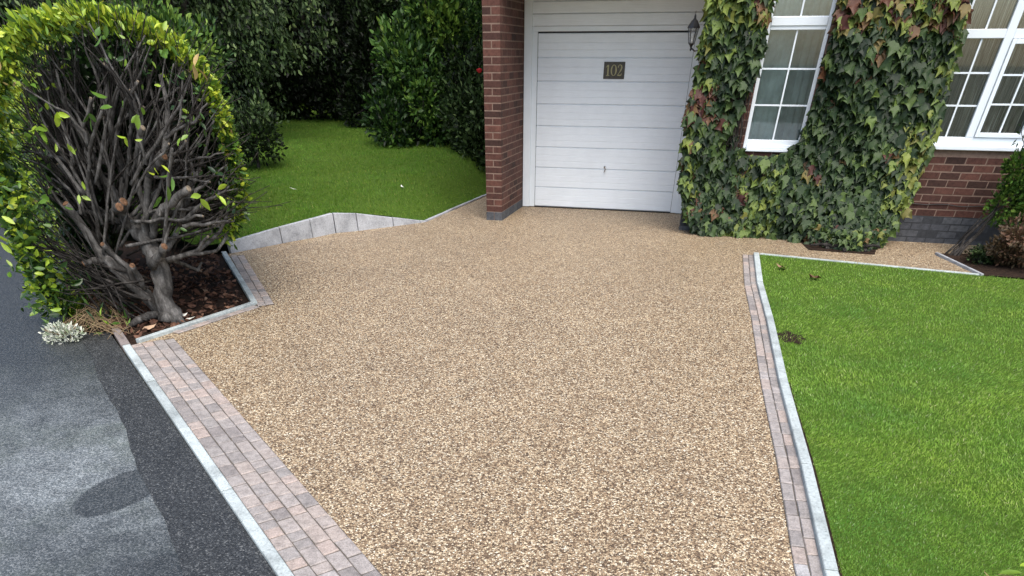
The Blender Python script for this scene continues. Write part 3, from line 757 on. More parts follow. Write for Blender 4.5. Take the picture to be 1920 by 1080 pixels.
b = MB(); stroke(b, [(-.085, .055), (-.085, -.05)], [.02, .02]); stroke(b, [(-.112, .03), (-.098, .045), (-.086, .056)], [.004, .012, .008], -.0135); stroke(b, [(-.108, -.052), (-.062, -.052)], [.007, .007], -.0145); b.build('digit', M['gold'], pq)
b = MB(); n = 24
stroke(b, [(-.005+.033*math.cos(2*math.pi*i/n), .002+.055*math.sin(2*math.pi*i/n)) for i in range(n+1)], [.006+.014*abs(math.cos(2*math.pi*i/n))**2 for i in range(n+1)]); b.build('digit', M['gold'], pq)
b = MB(); pts = [(.055, .028), (.056, .042), (.068, .056), (.084, .058), (.099, .048), (.104, .03), (.098, .01), (.082, -.014), (.064, -.034), (.052, -.05)]
stroke(b, pts, [.016, .011, .007, .008, .014, .019, .017, .011, .007, .005]); stroke(b, [(.05, -.048), (.080, -.05), (.100, -.048), (.110, -.028)], [.012, .014, .012, .003], -.0145); b.build('digit', M['gold'], pq)

# wall lantern
LX, LY = 2.165, -1.12
ln = empty('wall_lantern', hw(LX, LY, 1.80), TH); tag(ln, 'black wall lantern with clear glass beside the garage door and creeper', 'lamp')
def ring(b, prof, seg=6, rot=0):
    vs = []; fs = []; n = len(prof)
    for (r, z) in prof:
        for k in range(seg): q = 2*math.pi*k/seg+rot; vs.append((r*math.cos(q), r*math.sin(q), z))
    for i in range(n-1):
        for k in range(seg): fs.append((i*seg+k, i*seg+(k+1) % seg, (i+1)*seg+(k+1) % seg, (i+1)*seg+k))
    fs += [tuple(range(seg))[::-1], tuple((n-1)*seg+k for k in range(seg))]; b.add(vs, fs)
b = MB(); ring(b, [(.074, .198), (.070, .212), (.052, .24), (.036, .262), (.02, .272), (.012, .285), (.012, .30), (.004, .318), (.002, .345)], 8); b.build('cap', M['black'], ln)
b = MB(); ring(b, [(.004, .0), (.012, .012), (.009, .03), (.020, .05), (.034, .062), (.036, .068)], 8); b.build('base', M['black'], ln)
b = MB()
for k in range(6):
    q = 2*math.pi*k/6; b.tube([(.036*math.cos(q), .036*math.sin(q), .066), (.062*math.cos(q), .062*math.sin(q), .2)], .004, 5)
b.build('cage', M['black'], ln)
b = MB(); ring(b, [(.033, .069), (.058, .197)], 6)
gm = M['lampglass']; gm.node_tree.nodes['Principled BSDF'].inputs['Alpha'].default_value = .35
b.build('lamp_glass', gm, ln)
b = MB(); b.tube([(0, 0, .066), (0, 0, .11)], .012, 8); b.tube([(0, 0, .11), (0, 0, .125), (0, 0, .15), (0, 0, .165)], [.010, .018, .018, .006], 8); b.build('bulb', M['bulb'], ln, True)
b = MB(); b.tube([(0, 0, .03), (.05, 0, .0), (.10, 0, .01), (.15, 0, .05), (.19, 0, .07)], [.009, .008, .008, .008, .010], 6); b.box(.183, .194, -.035, .035, .02, .14, 0, .003); b.build('bracket', M['black'], ln)

# thin cable clipped along the wall, white pipe cap
b = MB(); b.tube([hw(5.0+.12*i, FY-.012, .405+.008*math.sin(i*1.7)+.003*math.sin(i*.6)) for i in range(22)], .006, 6)
tag(b.build('cable', M['cable']), 'thin black cable running along the brick wall under the wide window', 'cable')
b = MB(); p = hw(2.60, FY-.07, 0); b.tube([(p[0], p[1], 0), (p[0], p[1], .045), (p[0], p[1], .052)], [.028, .028, .022], 14)
tag(b.build('pipe_cap', M['scrap']), 'small white pipe cap at the foot of the wall under the creeper', 'pipe')

# ------------------------------------------------------------------ creeper on the house
ivp = [(2.62, .04), (2.42, .20), (2.31, .63), (2.27, 1.31), (2.33, 1.8), (2.34, 2.21), (2.38, 3.1), (2.98, 3.1), (2.97, 2.21), (2.99, 1.95), (2.93, 1.51), (2.87, 1.12), (2.93, .96), (3.02, .84), (3.35, .84), (3.62, .92), (3.72, 1.18), (3.75, 1.56), (3.74, 1.95), (3.74, 2.2), (3.72, 3.1), (4.97, 3.1), (4.95, 2.18), (5.02, 2.06), (5.06, 1.69), (5.12, 1.2), (5.13, .91), (5.13, .5), (5.02, .20), (4.84, .02), (4.2, .02), (3.63, .03)]
cr = empty('climbing_creeper', hw(4.3, -1.6, 0), TH); tag(cr, 'dense creeper turning red and yellow, covering the brick between garage door and windows', 'climbing plant')
def ivnoise(x, z): return (math.sin(x*5.1+z*3.3)+math.sin(x*2.3-z*4.7+1)+math.sin(x*9.1+z*7.9+2)*.6)/2.6
pts = []; g = np.random.default_rng(5)
px_, pz_ = g.uniform(2.2, 5.2, 40000), g.uniform(0, 3.1, 40000)
ok = inpoly(px_, pz_, ivp); px_, pz_ = px_[ok], pz_[ok]
P = []; U = []; Rr = []; S = []; T = []
cnt = 0
for x, z in zip(px_, pz_):
    if cnt > 12500: break
    if 2.72 < x < 2.97 and .9 < z < 1.52 and g.random() < .82: continue
    if 3.75 < x < 4.05 and z < .28 and g.random() < .4: continue
    th = .14+.09*ivnoise(x, z)+.045*math.sin(x*23+z*9)*math.sin(z*21-x*5)
    if x > 3.6: th += .10*math.sin(max(0, min(1, (x-3.6)/1.5))*math.pi)
    if z < .75: th += .16*(.75-z) + .95*max(0, .58-z)*math.exp(-((x-4.5)/.40)**2)
    dl = g.choice([0, .35, .7, 1.0], p=[.34, .26, .22, .18])
    dpt = max(.03, th*(1-dl*.85)+g.normal(0, .015))
    if z > 2.95: continue
    P.append((x-4.3, FY-dpt+1.6, z)); 
    a = g.normal(0, .5)
    outw = .45+abs(g.normal(0, .35))
    U.append((math.sin(a), -outw, -math.cos(a))); Rr.append((-math.cos(a), g.normal(0, .18), -math.sin(a)))
    small = z < .35 and g.random() < .7
    S.append(g.uniform(.055, .10) if small else g.uniform(.075, .145))
    t = g.beta(1.7, 2.7)*.68
    nb = ivnoise(x*1.3+3, z*1.5)
    edge_ = x < 2.5 or x > 4.95 or (z < .98 and 3.0 < x < 3.6)
    if edge_ and g.random() < .5: t = g.uniform(.42, .76)
    if x > 4.75 and .4 < z < 1.2 and g.random() < .5: t = g.uniform(.62, .8)
    if z > 1.98 and x > 3.6: t = g.uniform(.66, .98) if g.random() < .72 else t
    if z > 2.0 and x < 3.1: t = g.uniform(.5, .78) if g.random() < .65 else t
    if nb > .62 and g.random() < .3: t = g.uniform(.8, 1.0)
    if 2.25 < x < 2.6 and 1.2 < z < 1.55 and g.random() < .5: t = g.uniform(.85, 1)
    if g.random() < .012: t = g.uniform(.75, .95)
    T.append(t); cnt += 1
for i in range(420):
    x = g.uniform(4.02, 4.92); y = -1.62-.46*math.exp(-((x-4.5)/.36)**2)*g.random()**.5; a = g.normal(0, .9)
    P.append((x-4.3, y+1.6, g.uniform(.02, .20))); U.append((math.sin(a), -.7, -math.cos(a)*.7)); Rr.append((-math.cos(a), g.normal(0, .2), -math.sin(a))); S.append(g.uniform(.045, .09)); T.append(g.choice([g.uniform(.1, .5), g.uniform(.5, .9)], p=[.7, .3]))
hk = len(P)//2; P, Rr, U, S, T = map(np.array, (P, Rr, U, S, T))
scatter('foliage', IVY, P[:hk], Rr[:hk], U[:hk], S[:hk], T[:hk], M['ivy'], cr)
scatter('foliage', IVY2, P[hk:], Rr[hk:], U[hk:], S[hk:], T[hk:], M['ivy'], cr)
b = MB(); rr = random.Random(4)
def wiggle(a, c, n, amp, rr):
    a, c = Vector(a), Vector(c); out = []
    for i in range(n+1):
        p = a.lerp(c, i/n)
        if 0 < i < n: p += Vector((rr.uniform(-1, 1), rr.uniform(-1, 1)*.5, rr.uniform(-1, 1)*.6))*amp
        out.append(p)
    return out
roots = [(4.45, -2.12), (4.25, -2.0), (4.7, -2.05), (2.85, -1.36), (3.0, -1.34)]
for i in range(70):
    if i < 46: rx, ry = roots[rr.randrange(3)]; tx = rr.uniform(3.78, 4.95); tz = rr.uniform(.3, 2.9)
    else: rx, ry = roots[3+rr.randrange(2)]; tx = rr.uniform(2.45, 2.95); tz = rr.uniform(.6, 2.9)
    m1 = (rx+(tx-rx)*.3-4.3, -1.30+1.6, min(tz*.25, .3))
    p = wiggle((rx-4.3, ry+1.6, .0), m1, 4, .03, rr)+wiggle(m1, (tx-4.3, -1.275+1.6, tz), 8, .02, rr)[1:]
    r0 = rr.uniform(.006, .02); b.tube(p, [r0*(1-.75*k/len(p)) for k in range(len(p))], 5)
for i in range(26):   # the bare tangle by the small window
    a = (rr.uniform(2.74, 2.95)-4.3, -1.29-rr.uniform(0, .10)+1.6, rr.uniform(.8, 1.0)); c = (rr.uniform(2.7, 2.98)-4.3, -1.29-rr.uniform(0, .08)+1.6, rr.uniform(1.4, 1.7))
    b.tube(wiggle(a, c, 6, .035, rr), rr.uniform(.005, .012), 5)
b.tube(wiggle((4.05-4.3, -1.95+1.6, .03), (4.85-4.3, -2.02+1.6, .06), 8, .03, rr), [.012, .016, .02, .026, .03, .028, .02, .014, .01], 8)
b.build('stem', M['twig'], cr)

# ------------------------------------------------------------------ big cut hedge at the left
HB = (-3.15, 6.28)
hd = empty('laurel_hedge', (HB[0], HB[1], 0)); tag(hd, 'big clipped evergreen hedge with bare cut branches facing the driveway and yellow green leaf fringe', 'hedge')
def loc(p): return (p[0]-HB[0], p[1]-HB[1], p[2])
br = MB(); tw = MB(); cuts = []; BT = [br]; rr = random.Random(21); ref = 214.0
def Yof(px): return 6.15+.75*max(0, min(1, (px-150)/320))
def limb(pl, rpx, dy=0, Y=None, cut=0, seg=8):
    P_ = []
    n = len(pl)
    for i, (x, y) in enumerate(pl):
        yy = (Y[i] if Y else 6.28+dy*i/(n-1)); P_.append(at(x, y, yy))
    rad = [r*.86/ref for r in rpx]
    # subdivide with slight wobble
    Q = []; RR = []
    for i in range(n-1):
        for k in range(3):
            t = k/3; q = Vector(P_[i]).lerp(Vector(P_[i+1]), t)
            if k: q += Vector((rr.uniform(-1, 1), rr.uniform(-1, 1), rr.uniform(-1, 1)))*rad[i]*.22
            Q.append(q); RR.append((rad[i]*(1-t)+rad[i+1]*t)*rr.uniform(.93, 1.08))
    Q.append(Vector(P_[-1])); RR.append(rad[-1])
    BT[0].tube([loc(q) for q in Q], RR, seg)
    if cut:
        d_ = (Q[-1]-Q[-2]).normalized(); cb = MB(); cb.tube([loc(Q[-1]-d_*.004), loc(Q[-1]+d_*.004), loc(Q[-1]+d_*.007)], [rad[-1]*.98, rad[-1]*.9, rad[-1]*.7], seg); cuts.append((cb, cut))
    return Q, RR
limb([(322, 606), (312, 575), (302, 516), (290, 475), (271, 444), (243, 420), (228, 402)], [30, 21, 20, 20, 17, 14, 10], Y=[6.22, 6.25, 6.28, 6.3, 6.32, 6.36, 6.4], seg=12)
limb([(228, 402), (215, 360), (190, 330), (178, 300), (150, 250), (120, 190), (105, 130)], [8, 7, 7, 6, 5, 3.5, 2], Y=[6.4, 6.4, 6.38, 6.35, 6.3, 6.25, 6.2])
limb([(300, 585), (275, 555), (252, 533), (214, 500), (195, 486)], [14, 15, 15, 13, 10], dy=-.1, seg=10)
limb([(197, 488), (175, 488), (157, 495)], [7, 6, 5.5], Y=[6.2, 6.15, 6.1], cut=1)
limb([(200, 492), (184, 470), (164, 438), (140, 405), (123, 382)], [11, 9, 9, 8, 7], Y=[6.2, 6.2, 6.18, 6.15, 6.1], cut=1)
limb([(255, 535), (240, 500), (222, 486), (205, 472), (192, 458)], [7, 6, 5, 5, 5], Y=[6.2, 6.15, 6.15, 6.12, 6.08], cut=1)
limb([(270, 540), (255, 510), (248, 498)], [6, 6, 6], Y=[6.2, 6.12, 6.06], cut=1)
limb([(285, 500), (300, 478), (308, 462)], [9, 8, 7], Y=[6.2, 6.12, 6.04], cut=1)
limb([(240, 425), (232, 402), (226, 385), (232, 378)], [8, 8, 7, 8], Y=[6.3, 6.25, 6.15, 6.1], cut=1)
limb([(210, 400), (218, 392), (224, 388)], [5, 8, 8], Y=[6.35, 6.2, 6.05], cut=1)
limb([(271, 444), (272, 420), (274, 393), (280, 327), (296, 300), (310, 283), (315, 220), (312, 189), (300, 140)], [10, 8, 7, 7, 7, 7, 5, 4, 3], Y=[6.3, 6.3, 6.3, 6.3, 6.28, 6.26, 6.3, 6.35, 6.4])
limb([(280, 330), (297, 305), (308, 293)], [7, 7, 7], Y=[6.3, 6.22, 6.16], cut=1)
limb([(312, 470), (325, 448), (334, 428), (342, 405), (356, 360), (380, 300), (400, 230)], [6, 6, 5, 5, 4, 3, 2], Y=[6.3, 6.35, 6.4, 6.45, 6.5, 6.6, 6.7])
limb([(285, 445), (290, 415), (308, 390), (330, 372), (354, 354)], [8, 8, 8, 7, 6], Y=[6.3, 6.28, 6.22, 6.18, 6.14], cut=2)
limb([(312, 488), (346, 478), (372, 470), (393, 453), (412, 435), (425, 405), (430, 370)], [4.5, 4.5, 4, 4, 3.5, 3, 2.5], Y=[6.25, 6.3, 6.4, 6.45, 6.55, 6.6, 6.7])
limb([(346, 478), (375, 476), (406, 470), (418, 455), (425, 440)], [3.5, 3.5, 3, 3, 3], Y=[6.3, 6.32, 6.42, 6.5, 6.55])
limb([(318, 485), (345, 495), (371, 507), (378, 492)], [4, 4, 3.5, 2.5], Y=[6.3, 6.5, 6.6, 6.7])
limb([(300, 590), (280, 592), (258, 601), (245, 610), (233, 620)], [9, 8, 7, 5, 3], Y=[6.25, 6.2, 6.1, 6.03, 5.98], cut=1)
limb([(330, 590), (342, 602), (352, 612)], [9, 6, 2], Y=[6.25, 6.2, 6.12])
limb([(236, 422), (215, 412), (190, 402), (165, 397), (145, 400)], [6, 6, 6, 5, 4], Y=[6.45, 6.5, 6.5, 6.5, 6.5])
limb([(232, 330), (225, 300), (212, 262), (208, 233), (214, 201), (226, 150)], [6, 6, 5, 5, 4, 3], Y=[6.5, 6.4, 6.35, 6.3, 6.3, 6.3])
limb([(225, 405), (228, 360), (232, 330)], [7, 6, 6], Y=[6.4, 6.45, 6.5])
limb([(215, 330), (200, 305), (178, 300)], [5, 5, 5], Y=[6.45, 6.4, 6.35])
limb([(255, 330), (258, 290), (262, 255), (268, 240)], [6, 6, 5, 5], Y=[6.35, 6.25, 6.18, 6.12], cut=2)
limb([(274, 400), (262, 360), (255, 330)], [6, 6, 6], Y=[6.3, 6.35, 6.35])
limb([(334, 428), (350, 380), (365, 330), (345, 260), (340, 190)], [4, 4, 3.5, 3, 2], Y=[6.4, 6.5, 6.55, 6.6, 6.6])
BT[0] = tw
# fanning secondary branches from the limbs to the leafy shell
ell = [(50, 330), (40, 250), (45, 170), (60, 110), (95, 70), (140, 50), (190, 55), (240, 70), (290, 95), (335, 125), (370, 165), (395, 215), (415, 270), (430, 330), (438, 385), (425, 430)]
orig = [(228, 402), (214, 500), (271, 444), (195, 486), (280, 327), (190, 330), (334, 428), (230, 420), (164, 438), (302, 500)]
for i in range(230):
    ox, oy = orig[rr.randrange(len(orig))]; k = rr.random()*(len(ell)-1); a, c = ell[int(k)], ell[int(k)+1]; f_ = k-int(k)
    ex, ey = a[0]+(c[0]-a[0])*f_, a[1]+(c[1]-a[1])*f_
    if ex < 120 and ox > 260: ox, oy = 190, 470
    st = rr.uniform(0, .55); ox, oy = ox+(ex-ox)*st*.6, oy+(ey-oy)*st
    fin = rr.choice([.55, .7, 1.0, 1.0, 1.05]); ex, ey = ox+(ex-ox)*fin, oy+(ey-oy)*fin
    BT[0] = br if i < 62 else tw  # front fan in lighter bark, rear in near-black twig colour for interior shade
    Y0 = rr.uniform(6.15, 6.4) if i < 62 else rr.uniform(6.4, 7.0); Y1 = Y0+rr.uniform(-.2, .35)
    bow = rr.uniform(-22, 22); n = 6; pl = []
    for j in range(n+1):
        t = j/n; pl.append((ox+(ex-ox)*t+bow*math.sin(t*math.pi)+rr.uniform(-4, 4), oy+(ey-oy)*(t**.85)+rr.uniform(-4, 4)))
    r0 = rr.uniform(2.4, 4.2) if i < 62 else rr.uniform(1.3, 3.0); c_ = 0 if fin > .9 else 2
    Q, RR = limb(pl, [r0*(1-(.65 if fin > .9 else .25)*j/n) for j in range(n+1)], Y=[Y0+(Y1-Y0)*j/n for j in range(n+1)], cut=c_ if rr.random() < .6 else 0, seg=5)
    for q_ in range(rr.randrange(2, 6)):   # twigs
        s = rr.randrange(3, len(Q)-1); d_ = (Q[s+1]-Q[s-1]).normalized()
        e = Q[s]+(d_+Vector((rr.uniform(-1, 1), rr.uniform(-1, 1), rr.uniform(-.3, 1)))*.65)*rr.uniform(.12, .4)
        mm = (Q[s]+e)/2+Vector((rr.uniform(-1, 1), rr.uniform(-1, 1), rr.uniform(-1, 1)))*.025
        tw.tube([loc(Q[s]), loc(mm), loc(e)], [RR[s]*.55, RR[s]*.4, .0025], 4, cap=False)
BT[0] = tw
# long thin stems raking to the lower left
for i in range(60):
    ox, oy = rr.uniform(200, 290), rr.uniform(520, 612)
    ex, ey = rr.uniform(20, 150), rr.uniform(330, 570)
    if ey > 400+1.1*ex+60: ey = 400+ex
    n = 6; bow = rr.uniform(-14, 20); Y0 = rr.uniform(5.95, 6.45); Y1 = rr.uniform(5.85, 6.7)
    pl = [(ox+(ex-ox)*j/n+rr.uniform(-3, 3), oy+(ey-oy)*j/n+bow*math.sin(j/n*math.pi)+rr.uniform(-3, 3)) for j in range(n+1)]
    r0 = rr.uniform(1.3, 2.8); limb(pl, [r0*(1-.6*j/n) for j in range(n+1)], Y=[Y0+(Y1-Y0)*j/n for j in range(n+1)], seg=4)
br.build('trunk', M['bark'], hd, True)
tw.build('branches', M['twig'], hd, True)
for cb, k in cuts[:90]: cb.build('cut_end', M['cut'] if k == 1 else M['cutpale'], hd)
# foliage shell : outline at the face, extruded back along the hedge
outl = [(150, 590), (100, 580), (60, 520), (25, 440), (-5, 350), (-25, 250), (-20, 150), (0, 80), (50, 40), (110, 24), (170, 20), (235, 30), (290, 55), (335, 85), (372, 120), (400, 165), (420, 215), (436, 270), (452, 330), (455, 385), (440, 430), (425, 452)]
O3 = [Vector(at(x, y, 5.95+.75*max(0, min(1, (x+20)/470)))) for (x, y) in outl]
seg = [(O3[i+1]-O3[i]).length for i in range(len(O3)-1)]; cum = [0]
for s in seg: cum.append(cum[-1]+s)
cx0 = sum(O3, Vector())/len(O3); cen = Vector((cx0.x, cx0.y, 1.0))
P = []; U = []; Rr = []; S = []; T = []; g = np.random.default_rng(9)
def shellpt(s):
    i = 0
    while i < len(seg)-1 and s > cum[i+1]: i += 1
    t = (s-cum[i])/seg[i]; p = O3[i].lerp(O3[i+1], t); tg = (O3[i+1]-O3[i]).normalized()
    outv = Vector((tg.z, 0, -tg.x)); 
    if outv.dot(p-cen) < 0: outv = -outv
    return p, outv.normalized(), s/cum[-1]
def addleaf(p, outv, size, t, droop=0):
    d_ = outv*g.uniform(.3, 1)+Vector((g.normal(0, .5), g.normal(0, .5), g.normal(0, .45)-droop))
    P.append(loc(p)); U.append(tuple(d_)); r_ = g.normal(0, 1, 3); Rr.append(tuple(r_)); S.append(size); T.append(t)
for i in range(21000):
    s = g.uniform(0, cum[-1]); p, o_, u_ = shellpt(s)
    front = g.random() < .42
    back = 0 if front else g.uniform(0, 2.9)
    back = abs(g.normal(0, .16)) if front else back
    inn = abs(g.normal(0, .045))
    p = p-o_*inn+Vector((-.38*back, back, 0))+Vector((g.normal(0, .02), g.normal(0, .03), g.normal(0, .02)))
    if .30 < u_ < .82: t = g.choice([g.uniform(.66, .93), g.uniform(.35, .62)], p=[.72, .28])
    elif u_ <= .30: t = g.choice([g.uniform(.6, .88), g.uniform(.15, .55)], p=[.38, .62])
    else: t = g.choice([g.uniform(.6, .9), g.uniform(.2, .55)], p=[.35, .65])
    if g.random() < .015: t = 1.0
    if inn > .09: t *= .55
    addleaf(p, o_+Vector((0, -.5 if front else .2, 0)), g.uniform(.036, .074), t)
# dense interior / back of the hedge, its shade put into near-black leaf tints
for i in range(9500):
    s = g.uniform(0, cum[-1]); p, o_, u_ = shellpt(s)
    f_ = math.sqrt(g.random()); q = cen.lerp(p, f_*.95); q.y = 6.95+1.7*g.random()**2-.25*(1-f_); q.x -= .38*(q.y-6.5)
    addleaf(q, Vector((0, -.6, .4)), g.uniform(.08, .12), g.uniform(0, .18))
# sparse sprigs on the cut face
for (x, y, t, sz) in [(112, 215, .8, .12), (62, 235, .72, .11), (72, 250, .6, .11), (215, 190, .55, .12), (268, 212, .6, .1), (300, 320, .85, .09), (318, 335, .5, .12), (92, 375, .5, .12), (95, 485, .45, .14), (152, 520, .25, .13), (382, 372, .7, .11), (408, 362, .8, .09), (355, 125, 1.0, .12), (310, 90, .5, .1), (190, 60, .45, .1), (345, 255, .6, .08), (150, 360, .7, .08), (245, 255, .75, .07), (170, 210, .4, .09), (60, 165, .55, .1), (130, 280, .7, .07), (335, 420, .4, .08), (90, 575, .2, .14), (65, 540, .3, .12), (60, 575, .35, .09)]:
    for k in range(3): addleaf(Vector(at(x+g.normal(0, 7), y+g.normal(0, 7), 6.0+g.normal(0, .05))), Vector((0, -.5, 0)), sz*g.uniform(.7, 1), t, .2)
for i in range(260):
    a = g.integers(0, len(ell)-1); x, y = ell[a]; f_ = g.uniform(.5, 1.0)**.5; x, y = 230+(x-230)*f_, 300+(y-300)*f_
    addleaf(Vector(at(x+g.normal(0, 9), y+g.normal(0, 9), g.uniform(6.1, 6.7))), Vector((0, -.3, .3)), g.uniform(.035, .07), g.choice([g.uniform(.1, .45), g.uniform(.5, .8)], p=[.7, .3]))
for i in range(520):   # lower left curtain
    y = g.uniform(330, 590); x = 12+(y-330)*.33+g.normal(0, 20); addleaf(Vector(at(x, y, g.uniform(5.85, 6.3))), Vector((-.5, -.4, 0)), g.uniform(.05, .10), g.choice([g.uniform(.1, .5), g.uniform(.5, .88)]))
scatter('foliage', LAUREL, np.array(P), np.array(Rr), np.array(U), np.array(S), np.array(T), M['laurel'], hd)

# ------------------------------------------------------------------ generic shrub / tree builder
def plant(name, c, rad, n, size, tmpl, m, tr, label, cat, seed, group=None, trunk=None, up=.3, shell=.45, lumps=24, droop=0, hang=None, tw=None, zmin=None):
    """c=(x,y,z) crown centre, rad=(rx,ry,rz)"""
    g = np.random.default_rng(seed); base = (c[0], c[1], trunk[0] if trunk else 0)
    e = empty(name, base); tag(e, label, cat, group)
    L_ = []
    for i in range(lumps):
        d_ = g.normal(0, 1, 3); d_ /= np.linalg.norm(d_); k = g.uniform(.4, .86)
        L_.append((np.array(d_)*k, g.uniform(.2, .42)))
    L_ += [(np.zeros(3), .7)]*5
    which = g.integers(0, len(L_), n); D = g.normal(0, 1, (n, 3)); D /= np.linalg.norm(D, axis=1, keepdims=True)
    rr_ = (shell+(1-shell)*g.random(n))**.7
    C = np.array([L_[i][0] for i in which]); K = np.array([L_[i][1] for i in which])
    Q = (C+D*(K*rr_)[:, None])*np.array(rad)+np.array(c)
    lumpt = g.normal(0, .20, len(L_))[which]
    if hang is not None:
        hx = g.uniform(-1, 1, (hang[0], 2)); 
        idx = g.integers(0, hang[0], n//2); tt = g.random(n//2)**.8; hl_ = g.uniform(.35, 1.0, hang[0])[idx]; hr_ = g.uniform(.08, .26, hang[0])[idx]*(1-.6*tt); tt = tt*hl_
        Q[:n//2, 0] = c[0]+hx[idx, 0]*rad[0]*.95+g.normal(0, .07, n//2)+tt*hang[2]+g.normal(0, 1, n//2)*hr_; Q[:n//2, 1] = c[1]+hx[idx, 1]*rad[1]*.7-.3+g.normal(0, 1, n//2)*hr_
        Q[:n//2, 2] = c[2]-rad[2]*.2-tt*hang[1]*(1-.35*np.abs(hx[idx, 0]))+g.normal(0, .05, n//2)
    if zmin is not None: Q[:, 2] = np.maximum(Q[:, 2], zmin+g.random(n)*.15)
    out = D*1.0; out[:, 2] += up-droop; out += g.normal(0, .45, (n, 3))
    if hang is not None: out[:n//2] = np.array([.35, -.4, -.7])+g.normal(0, .5, (n//2, 3))
    sz = size*g.uniform(.65, 1.2, n)
    t = np.clip(g.normal(tr, .2, n)+lumpt, 0, 1)
    lf = scatter('foliage', tmpl, Q, g.normal(0, 1, (n, 3)), out, sz, t, m, e, base)
    b = MB(); rr = random.Random(seed)
    z0 = trunk[0] if trunk else 0
    b.tube([(0, 0, -.05), (.03, 0, (c[2]-z0)*.5), (0, .02, c[2]-z0)], [trunk[1] if trunk else .03, (trunk[1] if trunk else .03)*.75, (trunk[1] if trunk else .03)*.4], 8)
    for i in range(14):
        d_ = L_[i % len(L_)][0]*np.array(rad)*rr.uniform(.8, 1.3)
        h0 = (c[2]-z0)*rr.uniform(.3, .9)
        b.tube(wiggle((0, 0, h0), (d_[0], d_[1], max(.1, c[2]-z0+d_[2])), 4, .03, rr), [(trunk[1] if trunk else .02)*.4]*2+[(trunk[1] if trunk else .02)*.2]*3, 5)
    b.build('trunk', M['twig'], e)
    return e

LZ = lawn_z
# shrubs and trees beyond the left lawn
plant('garden_shrub', (-4.25, 13.1, LZ(-4.6, 13.1)+.42), (.62, .6, .55), 2600, .075, OVAL, M['tree'], .35, 'small dark rounded shrub on the left lawn behind the cut hedge', 'shrub', 31, trunk=(LZ(-4.6, 13.1), .03), zmin=LZ(-4.6, 13.1))
plant('weeping_tree', (-6.4, 16.6, 3.6), (2.7, 2.0, 2.1), 22000, .095, OVAL, M['tree'], .52, 'tree with drooping grey green leaves hanging low over the left lawn', 'tree', 32, trunk=(LZ(-6.6, 17), .16), hang=(70, 3.1, .6), shell=.3, zmin=LZ(-6, 16.5)+.15)
plant('garden_shrub', (-3.6, 10.3, 1.25), (.75, .9, .95), 5200, .075, LAUREL, M['shrub'], .62, 'taller green leafy shrub rising behind the top of the cut hedge', 'shrub', 33, trunk=(0, .04), zmin=.15) if False else None
plant('garden_shrub', (-4.35, 10.6, 1.5), (.85, 1.0, 1.15), 7000, .085, LAUREL, M['shrub'], .66, 'mid green leafy shrub rising behind the right shoulder of the cut hedge', 'shrub', 34, trunk=(.1, .05), zmin=.15)
GR = 'dense shrubs and trees along the far garden boundary'
plant('ivy_shrub', (-2.9, 18.2, 1.9), (1.2, 1.0, 1.9), 9000, .11, OVAL, M['tree'], .22, 'dark shrub with glossy round leaves left of the feathery conifer', 'shrub', 35, GR, trunk=(.4, .08), zmin=.5)  # low tint puts the dark gap's shade into the leaves
plant('ivy_shrub', (-1.45, 16.1, 1.55), (1.25, 1.0, 1.6), 12000, .12, OVAL, M['shrub'], .46, 'ivy clad shrub with brighter round leaves near the brick pillar', 'shrub', 36, GR, trunk=(.3, .08), zmin=.35)
plant('conifer_shrub', (-.35, 15.9, 2.6), (1.2, .9, 1.3), 15000, .07, SLIM, M['shrub'], .66, 'feathery light green conifer beside the top of the brick pillar', 'shrub', 37, GR, trunk=(.2, .08), up=.6)
plant('ivy_shrub', (-.45, 14.75, 1.0), (1.15, .65, 1.15), 8500, .09, OVAL, M['tree'], .45, 'low dark leafy shrub next to the brick pillar behind the lawn edge', 'shrub', 38, GR, trunk=(.05, .05), zmin=.05)
plant('ivy_shrub', (-1.9, 15.6, .95), (1.05, .7, 1.0), 6500, .10, OVAL, M['shrub'], .38, 'low ivy shrub along the diagonal edge of the shaded lawn', 'shrub', 39, GR, trunk=(.25, .05), zmin=.3)
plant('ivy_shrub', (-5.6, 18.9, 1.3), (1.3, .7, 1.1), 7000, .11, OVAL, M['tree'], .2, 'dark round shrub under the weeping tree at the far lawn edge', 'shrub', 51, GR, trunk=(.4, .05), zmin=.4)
plant('ivy_shrub', (-3.9, 18.9, 1.3), (1.1, .7, 1.2), 7000, .11, OVAL, M['tree'], .12, 'shrub added in the deep gap between weeping tree and ivy shrubs, shade put into its leaf tint', 'shrub', 52, GR, trunk=(.4, .05), zmin=.4)  # added filler, near-black tint carries the shade of the gap
bx = [(-13.5, 19.5, 'far left dark broad tree beyond the cut hedge'), (-10.4, 20.0, 'dark broad tree between the cut hedge and the weeping tree'), (-7.6, 21.0, 'dark broad tree directly behind the weeping tree'), (-4.9, 21.2, 'dark broad tree at the deepest shaded gap of the garden'), (-2.2, 20.6, 'dark broad tree behind the glossy ivy shrub'), (.6, 19.5, 'dark broad tree behind the feathery conifer')]
for i, (x, y, lb) in enumerate(bx):  # tall crowns out of view, shaped to block sky and darken the gaps
    plant('boundary_tree', (x, y, 3.1), (2.3, 1.5, 3.1), 12000, .15, OVAL, M['tree'], .18, lb, 'tree', 40+i, GR, trunk=(.6, .16), shell=.2, zmin=.5)
